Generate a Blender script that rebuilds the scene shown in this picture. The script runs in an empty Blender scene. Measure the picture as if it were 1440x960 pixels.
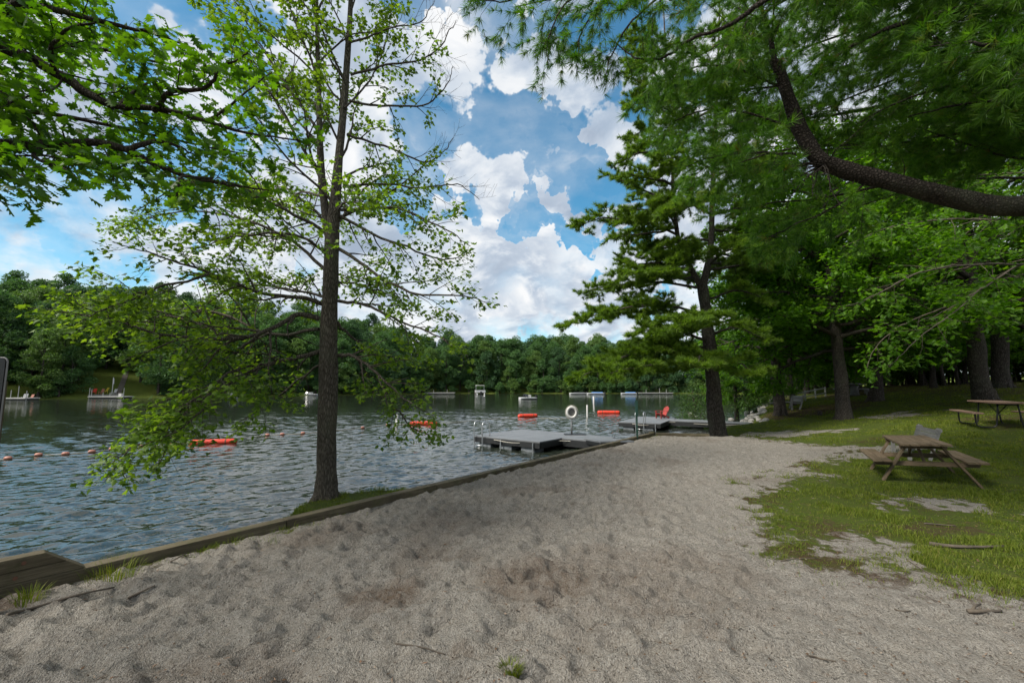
import bpy, math, random
import numpy as np
from mathutils import Vector, Matrix
rng = np.random.default_rng(11)
random.seed(5)
C = bpy.context.scene.collection
PI = math.pi

# ------------------------------------------------------------------ camera maths
H, F, TH = 1.75, 600.0, math.atan(63/600.0)
WZ = -0.42                                   # water level
ct, st = math.cos(TH), math.sin(TH)
CAM = np.array([0, 0, H])
def ray(px, py):
    a, b = (px-720)/F, (480-py)/F
    return np.array([a, ct-b*st, st+b*ct])
def at(px, py, Y):                           # a point of the place seen at that pixel, Y metres in front
    r = ray(px, py); return CAM + r*(Y/r[1])
def gp(px, py, z=0.0):
    r = ray(px, py); return CAM + r*((z-H)/r[2])
def V3(*a): return np.array(a, float)
def nrm(v):
    return v/(np.linalg.norm(v)+1e-12)
def sstep(a, b, x):
    t = np.clip((x-a)/(b-a), 0, 1); return t*t*(3-2*t)

# ------------------------------------------------------------------ noise
def vnoise(x, y, seed=0):
    xi, yi = np.floor(x).astype(np.int64), np.floor(y).astype(np.int64)
    fx, fy = x-xi, y-yi
    fx = fx*fx*(3-2*fx); fy = fy*fy*(3-2*fy)
    def h(a, b):
        n = (a*374761393 + b*668265263 + seed*974634777) & 0xffffffff
        n = ((n ^ (n >> 13))*1274126177) & 0xffffffff
        n = n ^ (n >> 16)
        return (n & 0xffff)/65535.0
    return ((h(xi, yi)*(1-fx)+h(xi+1, yi)*fx)*(1-fy) + (h(xi, yi+1)*(1-fx)+h(xi+1, yi+1)*fx)*fy)
def fbm(x, y, seed=0, o=4):
    s, a, t = 0, .5, 0
    for i in range(o):
        s = s + a*vnoise(x*2**i, y*2**i, seed+i*17); t += a; a *= .5
    return s/t

# ------------------------------------------------------------------ tags and objects
def tag(o, label=None, cat=None, group=None, kind=None):
    if label: o['label'] = label
    if cat: o['category'] = cat
    if group: o['group'] = group
    if kind: o['kind'] = kind
    return o
def thing(name, label, cat, loc=(0, 0, 0), rz=0.0, group=None):
    o = bpy.data.objects.new(name, None); C.objects.link(o)
    o.empty_display_size = .2
    o.location = tuple(float(v) for v in loc); o.rotation_euler = (0, 0, rz)
    return tag(o, label, cat, group)
def link(name, me, mat, parent=None, smooth=False, bevel=0, world=False):
    o = bpy.data.objects.new(name, me); C.objects.link(o)
    if mat and not me.materials: me.materials.append(mat)
    if parent:
        o.parent = parent
        if world: o.location = tuple(-v for v in parent.location)   # mesh written in world coordinates
    if smooth: me.polygons.foreach_set('use_smooth', [True]*len(me.polygons))
    if bevel:
        b = o.modifiers.new('bevel', 'BEVEL'); b.width = bevel; b.segments = 2; b.limit_method = 'ANGLE'
    return o
def copy_tree(o, parent=None):
    c = o.copy(); C.objects.link(c); c.parent = parent
    for ch in list(o.children): copy_tree(ch, c)
    return c
def np_mesh(name, verts, loops, totals, facerand=None, attrs=None):
    me = bpy.data.meshes.new(name)
    verts = np.ascontiguousarray(verts, np.float32); loops = np.ascontiguousarray(loops, np.int32)
    totals = np.ascontiguousarray(totals, np.int32)
    me.vertices.add(len(verts)); me.vertices.foreach_set('co', verts.ravel())
    me.loops.add(len(loops)); me.loops.foreach_set('vertex_index', loops)
    starts = np.zeros(len(totals), np.int32); starts[1:] = np.cumsum(totals)[:-1]
    me.polygons.add(len(totals)); me.polygons.foreach_set('loop_start', starts)
    if facerand is not None:
        a = me.attributes.new('rnd', 'FLOAT', 'FACE'); a.data.foreach_set('value', np.ascontiguousarray(facerand, np.float32))
    for k, v in (attrs or {}).items():
        a = me.attributes.new(k, 'FLOAT', 'POINT'); a.data.foreach_set('value', np.ascontiguousarray(v, np.float32))
    me.update(calc_edges=True)
    return me

class MB:                                    # boxes, bars, tubes and lathes collected into one mesh
    def __init__(s): s.v, s.f, s.uv = [], [], []
    def quadset(s, pts, faces, uvs=None):
        b = len(s.v); s.v += [tuple(map(float, p)) for p in pts]
        for i, f in enumerate(faces):
            s.f.append([b+k for k in f])
            s.uv.append(uvs[i] if uvs else [(pts[k][0], pts[k][1]) for k in f])
    def box(s, c, size, M=None):
        sx, sy, sz = [d/2 for d in size]
        L = int(np.argmax(size)); oth = [i for i in range(3) if i != L]
        ou, ov = random.random()*20, random.random()*20
        loc = [(x, y, z) for x in (-sx, sx) for y in (-sy, sy) for z in (-sz, sz)]
        fs = [(0, 1, 3, 2), (4, 6, 7, 5), (0, 4, 5, 1), (2, 3, 7, 6), (0, 2, 6, 4), (1, 5, 7, 3)]
        pts = []
        for p in loc:
            q = Vector(p)
            if M is not None: q = M @ q
            pts.append((q.x+c[0], q.y+c[1], q.z+c[2]))
        uvs = [[(loc[k][L]+ou, loc[k][oth[0]]+loc[k][oth[1]]*1.13+ov) for k in f] for f in fs]
        s.quadset(pts, fs, uvs); return s
    def bar(s, p, q, w, h, up=(0, 0, 1)):
        p, q = Vector(p), Vector(q); y = (q-p); L = y.length; y.normalize()
        x = y.cross(Vector(up)); x.normalize(); z = x.cross(y)
        M = Matrix((x, y, z)).transposed()
        return s.box(((p+q)/2), (w, L, h), M)
    def tube(s, pts, r, n=8, cap=True, closed=False):
        P = np.array(pts, float); m = len(P); R = np.full(m, r) if np.isscalar(r) else np.array(r, float)
        T = np.gradient(P, axis=0) if not closed else np.roll(P, -1, 0)-np.roll(P, 1, 0)
        T /= np.linalg.norm(T, axis=1)[:, None]+1e-9
        ref = np.eye(3)[np.argmin(np.abs(T).mean(0))]
        a = np.cross(T, ref); a /= np.linalg.norm(a, axis=1)[:, None]+1e-9
        b = np.cross(T, a)
        th = np.arange(n)*2*PI/n
        ring = P[:, None]+R[:, None, None]*(np.cos(th)[None, :, None]*a[:, None]+np.sin(th)[None, :, None]*b[:, None])
        base = [tuple(p) for p in ring.reshape(-1, 3)]
        fs = []
        for i in range(m if closed else m-1):
            j = (i+1) % m
            for k in range(n):
                l = (k+1) % n; fs.append((i*n+k, i*n+l, j*n+l, j*n+k))
        uv = [[(0.1*(f[0]//n), k/4) for k in range(4)] for f in fs]
        if cap and not closed:
            fs.append(tuple(range(n))[::-1]); fs.append(tuple((m-1)*n+k for k in range(n)))
            uv += [[(0, 0)]*n, [(0, 0)]*n]
        s.quadset(base, fs, uv); return s
    def lathe(s, prof, n=16, c=(0, 0, 0), M=None):
        pts = []
        for (r, z) in prof:
            for k in range(n):
                q = Vector((r*math.cos(2*PI*k/n), r*math.sin(2*PI*k/n), z))
                if M is not None: q = M @ q
                pts.append((q.x+c[0], q.y+c[1], q.z+c[2]))
        fs = [(i*n+k, i*n+(k+1) % n, (i+1)*n+(k+1) % n, (i+1)*n+k) for i in range(len(prof)-1) for k in range(n)]
        fs += [tuple(range(n))[::-1], tuple((len(prof)-1)*n+k for k in range(n))]
        s.quadset(pts, fs); return s
    def prism(s, poly, y0, y1, M=None, c=(0, 0, 0)):       # polygon in local XZ pushed along local Y
        n = len(poly); pts = []
        for y in (y0, y1):
            for (x, z) in poly:
                q = Vector((x, y, z))
                if M is not None: q = M @ q
                pts.append((q.x+c[0], q.y+c[1], q.z+c[2]))
        fs = [tuple(range(n)), tuple(range(2*n-1, n-1, -1))]+[(k, n+k, n+(k+1) % n, (k+1) % n) for k in range(n)]
        o = random.random()*9
        loc = [(x, z) for (x, z) in poly]*2
        uv = [[(loc[k][0]+o, loc[k][1]+o) for k in f] for f in fs[:2]]
        uv += [[(loc[f[0]][0]+o, 0+o), (loc[f[0]][0]+o, y1-y0+o), (loc[f[2]][0]+.01+o, y1-y0+o), (loc[f[2]][0]+.01+o, o)] for f in fs[2:]]
        s.quadset(pts, fs, uv); return s
    def mesh(s, name):
        me = bpy.data.meshes.new(name); me.from_pydata(s.v, [], s.f)
        u = me.uv_layers.new(name='UVMap')
        flat = [c for f in s.uv for p in f for c in p]
        u.data.foreach_set('uv', flat); me.update()
        import bmesh
        bm = bmesh.new(); bm.from_mesh(me); bmesh.ops.recalc_face_normals(bm, faces=bm.faces); bm.to_mesh(me); bm.free()
        return me
    def build(s, name, mat, parent=None, smooth=False, bevel=0, world=False):
        return link(name, s.mesh(name), mat, parent, smooth, bevel, world)

# ------------------------------------------------------------------ materials
MATS = {}
def new_mat(name):
    m = bpy.data.materials.new(name); m.use_nodes = True
    nt = m.node_tree; nt.nodes.clear()
    out = nt.nodes.new('ShaderNodeOutputMaterial')
    return m, nt, out
def N(nt, t, **kw):
    n = nt.nodes.new(t)
    for k, v in kw.items():
        if k in n.inputs: n.inputs[k].default_value = v
        else: setattr(n, k, v)
    return n
def ramp(nt, fac, stops):
    r = nt.nodes.new('ShaderNodeValToRGB'); e = r.color_ramp.elements
    while len(e) < len(stops): e.new(.5)
    for i, (p, c) in enumerate(stops):
        e[i].position = p; e[i].color = (*c, 1) if len(c) == 3 else c
    nt.links.new(fac, r.inputs[0]); return r.outputs[0]
def mixc(nt, fac, a, b, mode='MIX'):
    m = nt.nodes.new('ShaderNodeMix'); m.data_type = 'RGBA'; m.blend_type = mode
    for sock, v in ((m.inputs[0], fac), (m.inputs[6], a), (m.inputs[7], b)):
        if hasattr(v, 'links'): nt.links.new(v, sock)
        else: sock.default_value = v if not isinstance(v, tuple) else (*v, 1)[:4]
    return m.outputs[2]
def math_(nt, op, a, b=None, c=None, clamp=False):
    m = nt.nodes.new('ShaderNodeMath'); m.operation = op; m.use_clamp = clamp
    for i, v in enumerate((a, b, c)):
        if v is None: continue
        if hasattr(v, 'links'): nt.links.new(v, m.inputs[i])
        else: m.inputs[i].default_value = v
    return m.outputs[0]
def noise(nt, vec, scale, detail=4, rough=.55, dist=0):
    n = N(nt, 'ShaderNodeTexNoise', Scale=scale, Detail=detail, Roughness=rough, Distortion=dist)
    if vec is not None: nt.links.new(vec, n.inputs['Vector'])
    return n
def mapping(nt, vec, scale=(1, 1, 1), rot=(0, 0, 0)):
    m = N(nt, 'ShaderNodeMapping'); m.inputs['Scale'].default_value = scale; m.inputs['Rotation'].default_value = rot
    nt.links.new(vec, m.inputs['Vector']); return m.outputs[0]
def objco(nt): return N(nt, 'ShaderNodeTexCoord').outputs['Object']
def bump(nt, h, strength, dist=.02):
    b = N(nt, 'ShaderNodeBump', Strength=strength, Distance=dist); nt.links.new(h, b.inputs['Height']); return b.outputs[0]
def attr(nt, name):
    a = N(nt, 'ShaderNodeAttribute'); a.attribute_name = name; return a.outputs['Fac']

def mat_plain(name, col, rough=.5, metal=0, var=.25, scale=6, bumpy=.1):
    m, nt, out = new_mat(name); co = objco(nt)
    n = noise(nt, co, scale, 6, .65)
    d = tuple(c*(1-var) for c in col); l = tuple(min(1, c*(1+var)) for c in col)
    c = ramp(nt, n.outputs[0], [(.3, d), (.7, l)])
    p = N(nt, 'ShaderNodeBsdfPrincipled', Roughness=rough, Metallic=metal)
    nt.links.new(c, p.inputs['Base Color'])
    if bumpy:
        n2 = noise(nt, co, scale*8, 4); nt.links.new(bump(nt, n2.outputs[0], bumpy, .01), p.inputs['Normal'])
    nt.links.new(p.outputs[0], out.inputs[0]); return m
def mat_leaf(name, stops, trans=.4, tcol=(1.5, 1.35, .45), rough=.45, spec=.35):
    m, nt, out = new_mat(name)
    c = ramp(nt, attr(nt, 'rnd'), stops)
    p = N(nt, 'ShaderNodeBsdfPrincipled', Roughness=rough); p.inputs['Specular IOR Level'].default_value = spec
    nt.links.new(c, p.inputs['Base Color'])
    t = N(nt, 'ShaderNodeBsdfTranslucent'); nt.links.new(mixc(nt, 1.0, c, tcol, 'MULTIPLY'), t.inputs['Color'])
    mx = N(nt, 'ShaderNodeMixShader'); mx.inputs[0].default_value = trans
    nt.links.new(p.outputs[0], mx.inputs[1]); nt.links.new(t.outputs[0], mx.inputs[2])
    nt.links.new(mx.outputs[0], out.inputs[0]); return m
def mat_bark(name, dark, light, scale=1.0, strength=.9, zs=None):
    m, nt, out = new_mat(name); co = objco(nt)
    v = mapping(nt, co, (14*scale, 14*scale, zs or 2.2*scale))
    n = noise(nt, v, 1.6, 8, .7, .6); vo = N(nt, 'ShaderNodeTexVoronoi', Scale=1.8); vo.feature = 'DISTANCE_TO_EDGE'
    vv = mapping(nt, co, (16*scale, 16*scale, zs*1.1 if zs else 3.2*scale)); nt.links.new(vv, vo.inputs['Vector'])
    crack = math_(nt, 'MULTIPLY', vo.outputs['Distance'], 3.0, clamp=True)
    hgt = math_(nt, 'MULTIPLY', math_(nt, 'ADD', n.outputs[0], crack), .5)
    big = noise(nt, co, 1.3, 4, .6)
    c = ramp(nt, hgt, [(.2, dark), (.75, light)])
    c = mixc(nt, ramp(nt, big.outputs[0], [(.5, (0, 0, 0)), (.75, (.45, .45, .45))]), c, (.13, .14, .09))   # lichen
    p = N(nt, 'ShaderNodeBsdfPrincipled', Roughness=.9); p.inputs['Specular IOR Level'].default_value = .15
    nt.links.new(c, p.inputs['Base Color']); nt.links.new(bump(nt, hgt, strength, .04/scale), p.inputs['Normal'])
    nt.links.new(p.outputs[0], out.inputs[0]); return m
def mat_wood(name, dark, mid, light, moss=0.0):
    m, nt, out = new_mat(name)
    uv = N(nt, 'ShaderNodeTexCoord').outputs['UV']; co = objco(nt)
    g = noise(nt, mapping(nt, uv, (1.5, 34, 1)), 2.2, 7, .7, .4)
    g2 = noise(nt, mapping(nt, uv, (.8, 9, 1)), 1.4, 4, .6, .8)
    f = math_(nt, 'ADD', math_(nt, 'MULTIPLY', g.outputs[0], .6), math_(nt, 'MULTIPLY', g2.outputs[0], .4))
    c = ramp(nt, f, [(.3, dark), (.5, mid), (.72, light)])
    st_ = noise(nt, co, 2.3, 6, .65)
    c = mixc(nt, ramp(nt, st_.outputs[0], [(.5, (0, 0, 0)), (.72, (.6, .6, .6))]), c, tuple(x*.55 for x in dark))
    if moss:
        s2 = noise(nt, co, 5, 6, .7)
        c = mixc(nt, ramp(nt, s2.outputs[0], [(.5, (0, 0, 0)), (.65, (moss, moss, moss))]), c, (.055, .06, .022))
    vo = N(nt, 'ShaderNodeTexVoronoi', Scale=1.0); nt.links.new(mapping(nt, uv, (2.3, 9, 1)), vo.inputs['Vector'])
    c = mixc(nt, ramp(nt, vo.outputs['Distance'], [(.03, (.8, .8, .8)), (.09, (0, 0, 0))]), c, tuple(x*.4 for x in dark))
    p = N(nt, 'ShaderNodeBsdfPrincipled', Roughness=.82); p.inputs['Specular IOR Level'].default_value = .25
    nt.links.new(c, p.inputs['Base Color']); nt.links.new(bump(nt, f, .5, .01), p.inputs['Normal'])
    nt.links.new(p.outputs[0], out.inputs[0]); return m

M_maple = mat_leaf('maple leaf', [(0, (.06, .125, .012)), (.5, (.105, .195, .020)), (1, (.17, .265, .038))], .55, (1.6, 1.55, .45))
M_oak = mat_leaf('oak leaf', [(0, (.03, .085, .008)), (.55, (.065, .155, .012)), (1, (.105, .21, .02))], .55, (1.7, 1.75, .3))
M_broad = mat_leaf('shade leaf', [(0, (.036, .10, .014)), (.55, (.08, .18, .02)), (1, (.13, .24, .03))], .5, (1.5, 1.6, .4))
M_broad2 = mat_leaf('bright shade leaf', [(0, (.045, .12, .010)), (.55, (.09, .205, .015)), (1, (.14, .27, .025))], .55, (1.5, 1.6, .35))
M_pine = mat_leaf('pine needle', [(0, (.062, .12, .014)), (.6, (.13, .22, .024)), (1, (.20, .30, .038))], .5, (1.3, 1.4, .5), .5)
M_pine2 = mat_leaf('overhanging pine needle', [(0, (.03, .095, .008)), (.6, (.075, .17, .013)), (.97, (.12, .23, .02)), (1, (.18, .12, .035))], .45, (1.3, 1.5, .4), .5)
M_far = mat_leaf('far leaf', [(0, (.04, .095, .034)), (.5, (.07, .155, .046)), (1, (.11, .21, .06))], .35, (1.2, 1.3, .6), .6)
M_far2 = mat_leaf('pale far leaf', [(0, (.06, .115, .03)), (.5, (.10, .18, .04)), (1, (.15, .24, .06))], .35, (1.2, 1.3, .6), .6)
M_far3 = mat_leaf('deep far leaf', [(0, (.028, .07, .03)), (.5, (.05, .115, .045)), (1, (.08, .16, .06))], .3, (1.2, 1.3, .7), .6)
M_bush = mat_leaf('bush leaf', [(0, (.03, .08, .015)), (1, (.09, .18, .03))], .4)
M_grass = mat_leaf('grass blade', [(0, (.085, .13, .012)), (.5, (.14, .185, .02)), (.8, (.19, .21, .038)), (1, (.28, .22, .09))], .4, (1.3, 1.3, .5), .6, .2)
M_bark = mat_bark('maple bark', (.03, .025, .019), (.155, .135, .11), 1.5)
M_barkp = mat_bark('pine bark', (.022, .018, .015), (.125, .105, .09), 1.0)
M_barko = mat_bark('oak bark', (.016, .012, .009), (.07, .056, .044), 1.6)
M_limb = mat_bark('overhanging limb bark', (.014, .011, .009), (.062, .05, .042), .9, .8, 13)
M_twig = mat_plain('twig', (.085, .068, .05), .9, 0, .4, 12)
M_wood = mat_wood('weathered pine plank', (.05, .036, .022), (.135, .098, .062), (.235, .18, .125), .35)
M_timber = mat_wood('treated timber', (.03, .024, .015), (.10, .083, .052), (.20, .17, .115), .55)
M_grey = mat_wood('silver grey plank', (.10, .095, .09), (.22, .215, .205), (.34, .33, .32), .1)
M_brown = mat_wood('brown recycled plank', (.10, .06, .042), (.19, .125, .092), (.26, .185, .14))
M_deck = mat_plain('grey dock decking', (.145, .153, .162), .55, 0, .18, 2)
M_dark = mat_plain('black dock frame', (.012, .013, .014), .5, 0, .3)
M_drum = mat_plain('grey dock float', (.16, .175, .19), .5, 0, .3)
M_alu = mat_plain('aluminium', (.55, .56, .57), .35, .9, .15)
M_rope = mat_plain('rope', (.45, .42, .36), .9, 0, .2, 30)
M_orange = mat_plain('orange red float', (.62, .045, .018), .45, 0, .25, 5)
M_bead = mat_plain('faded float', (.40, .17, .12), .5, 0, .25, 5)
M_white = mat_plain('white paint', (.5, .49, .47), .5, 0, .12, 5)
M_green = mat_plain('green post', (.012, .05, .035), .5, 0, .3, 8)
M_black = mat_plain('black tube', (.008, .008, .009), .35, 0, .2, 8)
M_stone = mat_plain('pale stone', (.30, .285, .265), .9, 0, .35, 5, .5)
M_conc = mat_plain('grey concrete', (.18, .175, .165), .9, 0, .3, 4, .3)
M_conc2 = mat_plain('grey white paint', (.34, .34, .32), .7, 0, .2, 4)
M_red = mat_plain('red chair plastic', (.36, .05, .04), .5, 0, .15)
M_blue = mat_plain('blue boat cover', (.05, .13, .30), .7, 0, .25)
M_hull = mat_plain('white hull', (.52, .53, .54), .3, 0, .08)
M_glass = mat_plain('dark windshield', (.02, .025, .03), .1, 0, .2)
M_path = mat_plain('trodden dirt', (.10, .085, .068), .95, 0, .3, 2)
M_rim = mat_plain('grey rim', (.16, .155, .15), .5, 0, .1)
M_rust = mat_plain('rusty metal', (.13, .06, .035), .8, 0, .4)
M_yellow = mat_plain('yellow plastic', (.6, .45, .05), .5)

# ------------------------------------------------------------------ terrain
WA, WB, WC = gp(0, 824, .10)[:2], gp(917, 608.5, .10)[:2], gp(992, 610, .10)[:2]
wd = (WB-WA)/np.linalg.norm(WB-WA)
WP = WA - wd*16
LAKE = np.array([WP, WA, WB, WC, gp(985, 600, -.2)[:2], (11.3, 21.8), (17.5, 32.5), (38, 62), (75, 108), (50, 131),
                 (-15, 131), (-58, 94), (-84, 69), (-130, 45), (-130, -40), (-40, -40)])
def seg_dist(x, y, a, b):
    d = b-a; t = np.clip(((x-a[0])*d[0]+(y-a[1])*d[1])/(d@d), 0, 1)
    return np.hypot(x-a[0]-t*d[0], y-a[1]-t*d[1])
def poly_sd(x, y, P):                         # positive outside
    dm = np.full(x.shape, 1e9); ins = np.zeros(x.shape, bool)
    for i in range(len(P)):
        a, b = P[i], P[(i+1) % len(P)]
        dm = np.minimum(dm, seg_dist(x, y, a, b))
        if a[1] != b[1]:
            c = ((a[1] > y) != (b[1] > y)) & (x < (b[0]-a[0])*(y-a[1])/(b[1]-a[1])+a[0]); ins ^= c
    return np.where(ins, -dm, dm)
TREE_XY = at(458, 697, 7.6)[:2]
def height(x, y):
    x = np.asarray(x, float); y = np.asarray(y, float)
    s = poly_sd(x, y, LAKE)
    dw = np.minimum(np.minimum(seg_dist(x, y, WP, WA), seg_dist(x, y, WA, WB)), seg_dist(x, y, WB, WC))
    hard = dw <= np.abs(s)+.01
    u = np.maximum(x-7.3-.22*(y-8), 0)
    zl = .075*np.minimum(u, 7)+.13*np.clip(u-7, 0, 8)+.04*np.clip(u-15, 0, 30); zl = zl*sstep(0, 2.0, u)
    zl += .10*(fbm(x*.25, y*.25, 3, 3)-.5)*sstep(5, 9, x)
    far = np.maximum(sstep(40, 75, y), sstep(-35, -60, x))
    lf = sstep(-5, -60, x)
    zf = -.25+np.minimum(np.maximum(s-2, 0)*(.10+.17*lf), 4.5+10*lf)+.5*(fbm(x*.07, y*.07, 9, 3)-.5)
    z = zl*(1-far)+zf*far
    shore = np.where(hard, 1, sstep(0, 1.6, s))
    z = (WZ-.10)*(1-shore)+z*shore
    bed = WZ-.12-np.minimum(np.abs(s)*.22, 1.3); bed = np.where(hard & (np.abs(s) < 1.5), WZ-.35, bed)
    z = np.where(s > 0, z, bed)
    # grassy bank round the foot of the shore maple
    q = np.array([x-TREE_XY[0], y-TREE_XY[1]]); al = q[0]*wd[0]+q[1]*wd[1]; ac = q[0]*wd[1]-q[1]*wd[0]
    m = 1-sstep(.55, 1.0, np.hypot(al/np.where(al > 0, 1.7, 1.25), (ac-.75)/np.where(ac > .75, 1.6, 1.35)))
    m = np.where(s < 0, m, 0)
    return np.where(s < 0, np.maximum(bed, bed*(1-m)+(-.10-.06*(1-ac))*m), z)
def gz(x, y): return float(height(np.array([x]), np.array([y]))[0])
def on_ground(px, py, ymin=2, ymax=90):
    r = ray(px, py); Y = np.geomspace(ymin, ymax, 900); t = Y/r[1]
    P = CAM[None]+t[:, None]*r[None]; hz = height(P[:, 0], P[:, 1])
    i = np.argmax(P[:, 2] <= hz) if (P[:, 2] <= hz).any() else len(Y)-1
    return np.array([P[i, 0], P[i, 1], hz[i]])
def plant(px, Y):
    p = at(px, 543, Y); return np.array([p[0], p[1], gz(p[0], p[1])])

SANDPOLY = [(0, 826), (917, 613), (1022, 612), (1100, 622), (1198, 634), (1135, 652), (1095, 672), (1048, 700), (1052, 735),
            (1110, 775), (1190, 800), (1290, 822), (1440, 850)]
SAND = np.array([gp(*p)[:2] for p in SANDPOLY]+[(9, 1.5), (9, -10), tuple(WP-wd*4)])
def ell(x, y, px, py, rx, ry, rot=0):
    c = gp(px, py)[:2]; dx, dy = x-c[0], y-c[1]; cr, sr = math.cos(rot), math.sin(rot)
    return np.hypot((dx*cr+dy*sr)/rx, (-dx*sr+dy*cr)/ry)
def masks(x, y):
    sd = poly_sd(x, y, SAND)                  # >0 on the lawn
    n = .55*fbm(x*1.5, y*1.5, 21, 4)+.45*fbm(x*7, y*7, 23, 4)
    n2 = fbm(x*.55, y*.55, 33, 4)
    g = sstep(-.45, .65, sd+(n-.5)*2.4)
    bare = np.maximum(.95*sstep(1.3, .3, ell(x, y, 1330, 706, .95, .5, .3)+(n-.5)*4.6), .9*sstep(1.2, .5, ell(x, y, 1275, 601, 1.5, .8)+(n-.5)*4.0))
    bare = np.maximum(bare, .8*sstep(1.1, .5, ell(x, y, 1120, 612, 2.4, .9)+(n-.5)*3.2))
    bare = np.maximum(bare, .75*sstep(.52, .36, n2)*sstep(2, .2, sd))
    bare = np.maximum(bare, .9*sstep(1.1, .6, ell(x, y, 1248, 640, 1.1, .6)+(n-.5)*3.2))
    bare = np.maximum(bare, .7*sstep(1.1, .6, ell(x, y, 1200, 775, .9, .5, .5)+(n-.5)*3.2))
    lit = sstep(1.1, .5, ell(x, y, 1150, 588, 6.5, 2.2, .5)+(n-.5)*1.3)
    lit = np.maximum(lit, sstep(1.1, .5, ell(x, y, 1215, 577, 5, 3.0, .3)+(n-.5)*1.2)*.8)
    lit = np.maximum(lit, .7*sstep(.55, .8, n2)*sstep(-.2, 1.0, sd))
    lit = np.maximum(lit, .8*sstep(.9, 0, np.abs(sd-.05))*sstep(.45, .62, n)*sstep(0, 4, x))
    lit = np.maximum(lit, .9*sstep(14, 26, x-.35*(y-14))*sstep(12, 22, y))
    # weeds along the foot of the timber edging
    dw = seg_dist(x, y, WA-wd*1.5, WB)
    sdl = poly_sd(x, y, LAKE)
    edge = .62*sstep(.36, .1, dw+(n-.5)*.6)*(sdl > 0)*sstep(.46, .62, fbm(x*.9, y*.9, 77, 3))
    bank = (sdl < 0)*1.0
    far = np.maximum(sstep(40, 75, y), sstep(-35, -60, x))
    grass = np.clip(np.maximum(np.maximum(g*(1-bare), edge), bank), 0, 1)
    grass = np.maximum(grass*(1-far), far)
    damp = np.maximum.reduce([sstep(1.15, .3, ell(x, y, 545, 838, .42, .28, .4)+(n-.5)*1.3), .75*sstep(1.15, .3, ell(x, y, 760, 818, .75, .62, .2)+(n-.5)*1.5),
                              .5*sstep(1.1, .3, ell(x, y, 640, 790, .5, .22, .2)+(n-.5)*1.4), .55*sstep(1.1, .3, ell(x, y, 430, 760, .8, .45, .8)+(n-.5)*1.4),
                              .9*sstep(1.1, .3, ell(x, y, 8, 850, .35, .35)+(n-.5)*1.0), .5*sstep(1.1, .4, ell(x, y, 650, 925, .12, .12)+(n-.5)),
                              .4*sstep(.56, .72, fbm(x*1.1+7, y*1.1, 55, 4))])
    return grass, np.clip(lit, 0, 1)*(1-far), damp*(1-g), g
def graded(lo, hi, step, ext_lo, ext_hi, gr=.045):
    a = list(np.arange(lo, hi, step)); s = step; v = a[-1]
    while v < ext_hi: s = min(s*(1+gr), 14); v += s; a.append(v)
    s = step; v = lo; b = []
    while v > ext_lo: s = min(s*(1+gr), 14); v -= s; b.append(v)
    return np.array(b[::-1]+a)
def sand_relief(X, Y, g):
    d = .06*(fbm(X*1.1, Y*1.1, 5, 3)-.5)+.055*(fbm(X*3.6+Y*1.2, Y*6.0, 6, 3)-.5)+.05*(.5-np.abs(fbm(X*5.5, Y*8.5, 14, 2)-.5)*2)*.6+.030*(fbm(X*11, Y*13, 8, 2)-.5)
    wx, wy = X+.25*(fbm(X*2, Y*2, 71, 2)-.5), Y+.25*(fbm(X*2, Y*2, 72, 2)-.5)
    rg = 1-np.abs(2*vnoise(wx*4.2-wy*2.0, wy*6.5+wx*1.5, 81)-1); rg2 = 1-np.abs(2*vnoise(wx*9.5, wy*12.5, 82)-1)
    d = d+(.052*rg**1.4+.028*rg2**1.4)*(.35+.65*sstep(3.2, -.4, X-.10*Y))
    xs, ys = X[0], Y[:, 0]
    r2 = np.random.default_rng(3)
    D = np.zeros_like(X)
    for k in range(6500):                     # footprints
        y = 2.0+12.5*r2.random()**1.25; x = r2.uniform(-4.2+.8*(y-3.4)*0, 6.5)
        a = r2.uniform(.06, .15); b = a*r2.uniform(.38, .65); dep = a*r2.uniform(.25, .68); ro = r2.normal(.25, .5)
        i0, i1 = np.searchsorted(xs, (x-.35, x+.35)); j0, j1 = np.searchsorted(ys, (y-.35, y+.35))
        if i1-i0 < 3 or j1-j0 < 3: continue
        dx, dy = X[j0:j1, i0:i1]-x, Y[j0:j1, i0:i1]-y
        e = np.hypot((dx*math.cos(ro)+dy*math.sin(ro))/a, (-dx*math.sin(ro)+dy*math.cos(ro))/b)
        D[j0:j1, i0:i1] = np.minimum(D[j0:j1, i0:i1], -dep*np.exp(-e**4))+dep*.22*np.exp(-((e-1.3)/.3)**2)*(D[j0:j1, i0:i1] < .012)
    smooth_zone = .35+.65*sstep(2.6, .2, X-.16*Y)       # the trampled part is nearer the water
    return d+D*smooth_zone
xs = graded(-4.7, 7.6, .028, -620, 620); ys = graded(1.9, 15, .034, -60, 700)
GX, GY = np.meshgrid(xs, ys)
fx, fy = GX.ravel(), GY.ravel()
gm, lm, dm_, lawn = masks(fx, fy)
gz_all = height(fx, fy)
sdl_all = poly_sd(fx, fy, LAKE)
near = (sstep(30, 18, fy)*sstep(.0, .25, sdl_all)*(fy > -5)).reshape(GX.shape)
rel = sand_relief(GX, GY, lawn)*near*(1-.7*lawn.reshape(GX.shape))
# sand lies a little lower against the timber
Z = gz_all.reshape(GX.shape)+rel
nx, ny = len(xs), len(ys)
idx = np.arange(nx*ny).reshape(ny, nx)
quads = np.stack([idx[:-1, :-1], idx[:-1, 1:], idx[1:, 1:], idx[1:, :-1]], -1).reshape(-1, 4)
gme = np_mesh('ground', np.stack([fx, fy, Z.ravel()], -1), quads.ravel(), np.full(len(quads), 4),
              attrs={'grassm': gm, 'litter': lm, 'damp': dm_})

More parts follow.
